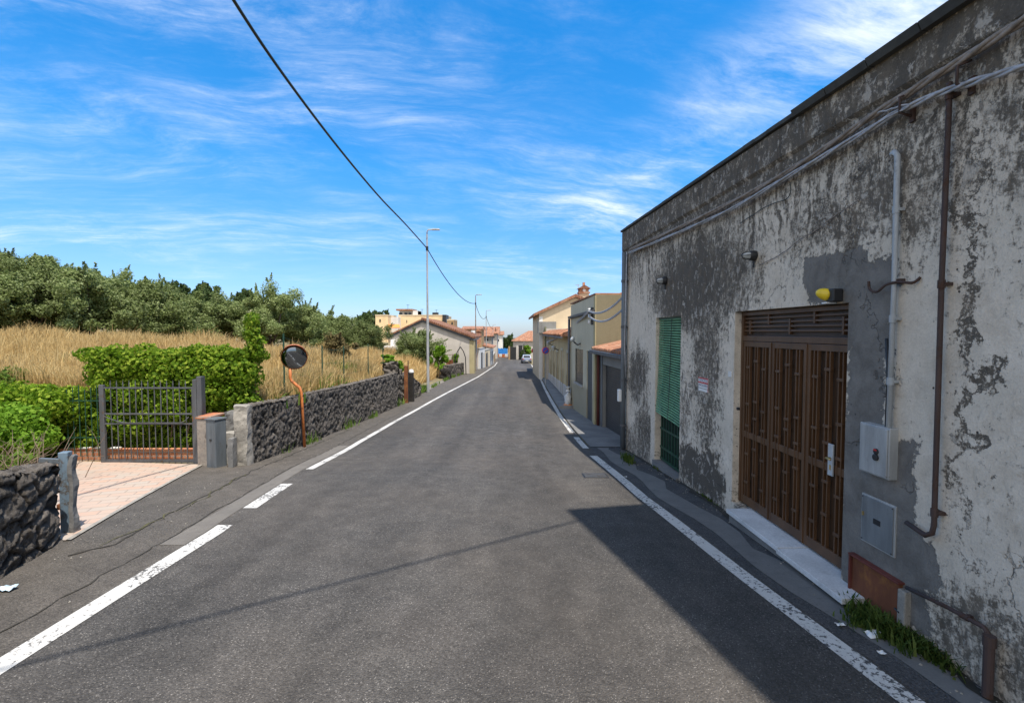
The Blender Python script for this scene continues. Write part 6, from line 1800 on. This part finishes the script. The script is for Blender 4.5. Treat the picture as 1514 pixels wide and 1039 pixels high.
side_house('second tan wall piece curving away behind the bend', 96.2, 112, -3.35, -4.7, 1.3, M_TAN, False, (), 'garden_wall')
far_house('tiled_house', 'house with a broad orange tiled roof beyond the third lamp', 716, 735, 493, 520, 104, 8, M_GREYW, M_TILE, 1.4, wins=((724, 498, 3, 3), (730, 498, 2, 3)), over=.5)
far_house('tiled_house', 'dark fronted house under the broad orange roof, nearest the bend', 712, 727, 497, 518, 92, 5, M_PLAINGREY, M_TILE, .6, wins=((720, 502, 4, 3),), over=.3)
far_house('tiled_house', 'far pale house with orange roof left of the dark trees', 732, 743, 495, 516, 140, 8, M_WHITEW, M_TILE, 1.0, wins=((737, 503, 2, 3),), over=.4)
# blue hoarding and barrier in the bend
p = atY(743, 524, 128); t = thing('blue_hoarding', 'bright blue fabric hoarding across the far bend', 'hoarding', (p.x, 128, GZ(128)), R(6))
w_ = 15 / 720 * 128 / 2; hh = (atY(743, 515, 128).z - GZ(128))
mb = MB()
for i in range(20):
    a = -w_ + 2 * w_ * i / 20; b = -w_ + 2 * w_ * (i + 1) / 20; mb.box(a, b, .05 * (i % 2), .05 * (i % 2) + .04, .15, hh + .1 * math.sin(i))
mb.build('sheet', M_TARP, t)
for i in range(5): MB().tube([(-w_ + 2 * w_ * i / 4, .12, -.2), (-w_ + 2 * w_ * i / 4, .12, hh)], .05, 6).build('post', M_GALV, t)
p = atY(745, 526, 112); t = thing('road_barrier', 'low orange and white barrier in front of the blue hoarding', 'barrier', (p.x - .4, 112, GZ(112)), R(-18))
for i in range(4): MB().box(-1.4 + i * .7, -.75 + i * .7, -.15, .15, .1, .75, None, .1).build('block', (M_ORANGE, M_WHITE)[i % 2 if i else 0], t, bevel=.04)
MB().box(-1.45, 1.4, -.2, .2, 0, .1).build('base', M_ORANGE, t)
# house at the right of the bend
Yb = 104
t = thing('brown_roof_house', 'house with a broad brown tiled hip roof at the right of the bend', 'house', (atY(786, 510, Yb).x, Yb, GZ(Yb)))
zt2 = atY(756, 504, Yb).z - GZ(Yb); zr4 = atY(784, 491, Yb).z - GZ(Yb); xa = atY(756, 504, Yb).x - t.location.x
MB().box(xa + .4, 5, 0, 9, -.5, zt2).build('wall', M_GREYW, t)
MB().add([(xa, -.4, zt2 - .02), (5.4, -.4, zt2 - .02), (5.4, 9.4, zt2 - .02), (xa, 9.4, zt2 - .02), (xa + 3.8, 4.5, zr4 + .3), (2.5, 4.5, zr4 + .3)], [(0, 1, 5, 4), (1, 2, 5), (2, 3, 4, 5), (3, 0, 4), (3, 2, 1, 0)]).build('roof', M_TILE, t)
t = thing('dark_garden_wall', 'dark gate and wall with pillars in front of the brown roofed house', 'wall', (atY(761, 526, 100).x, 100, GZ(100)))
MB().box(-1.2, .3, 0, .3, -.3, 2.6).box(.8, 1.6, 0, .3, -.3, 2.9).build('panel', M_BLACKM, t)
for i, (x_, h_) in enumerate(((-1.3, 2.7), (.35, 2.9), (1.7, 3.6))): MB().box(x_, x_ + .35, -.1, .35, -.3, h_).build('pillar', (M_TAN, M_GREYW, M_CONCD)[i], t)
px_tree('dark0', 'garden_tree', 'dark bush between the dark gate and the parked car', 'bush', 772, 513, 9, 99, None, name_h=DS, base=GZ(99))
# antennas on the horizon roofs
print('objects', len(bpy.data.objects))
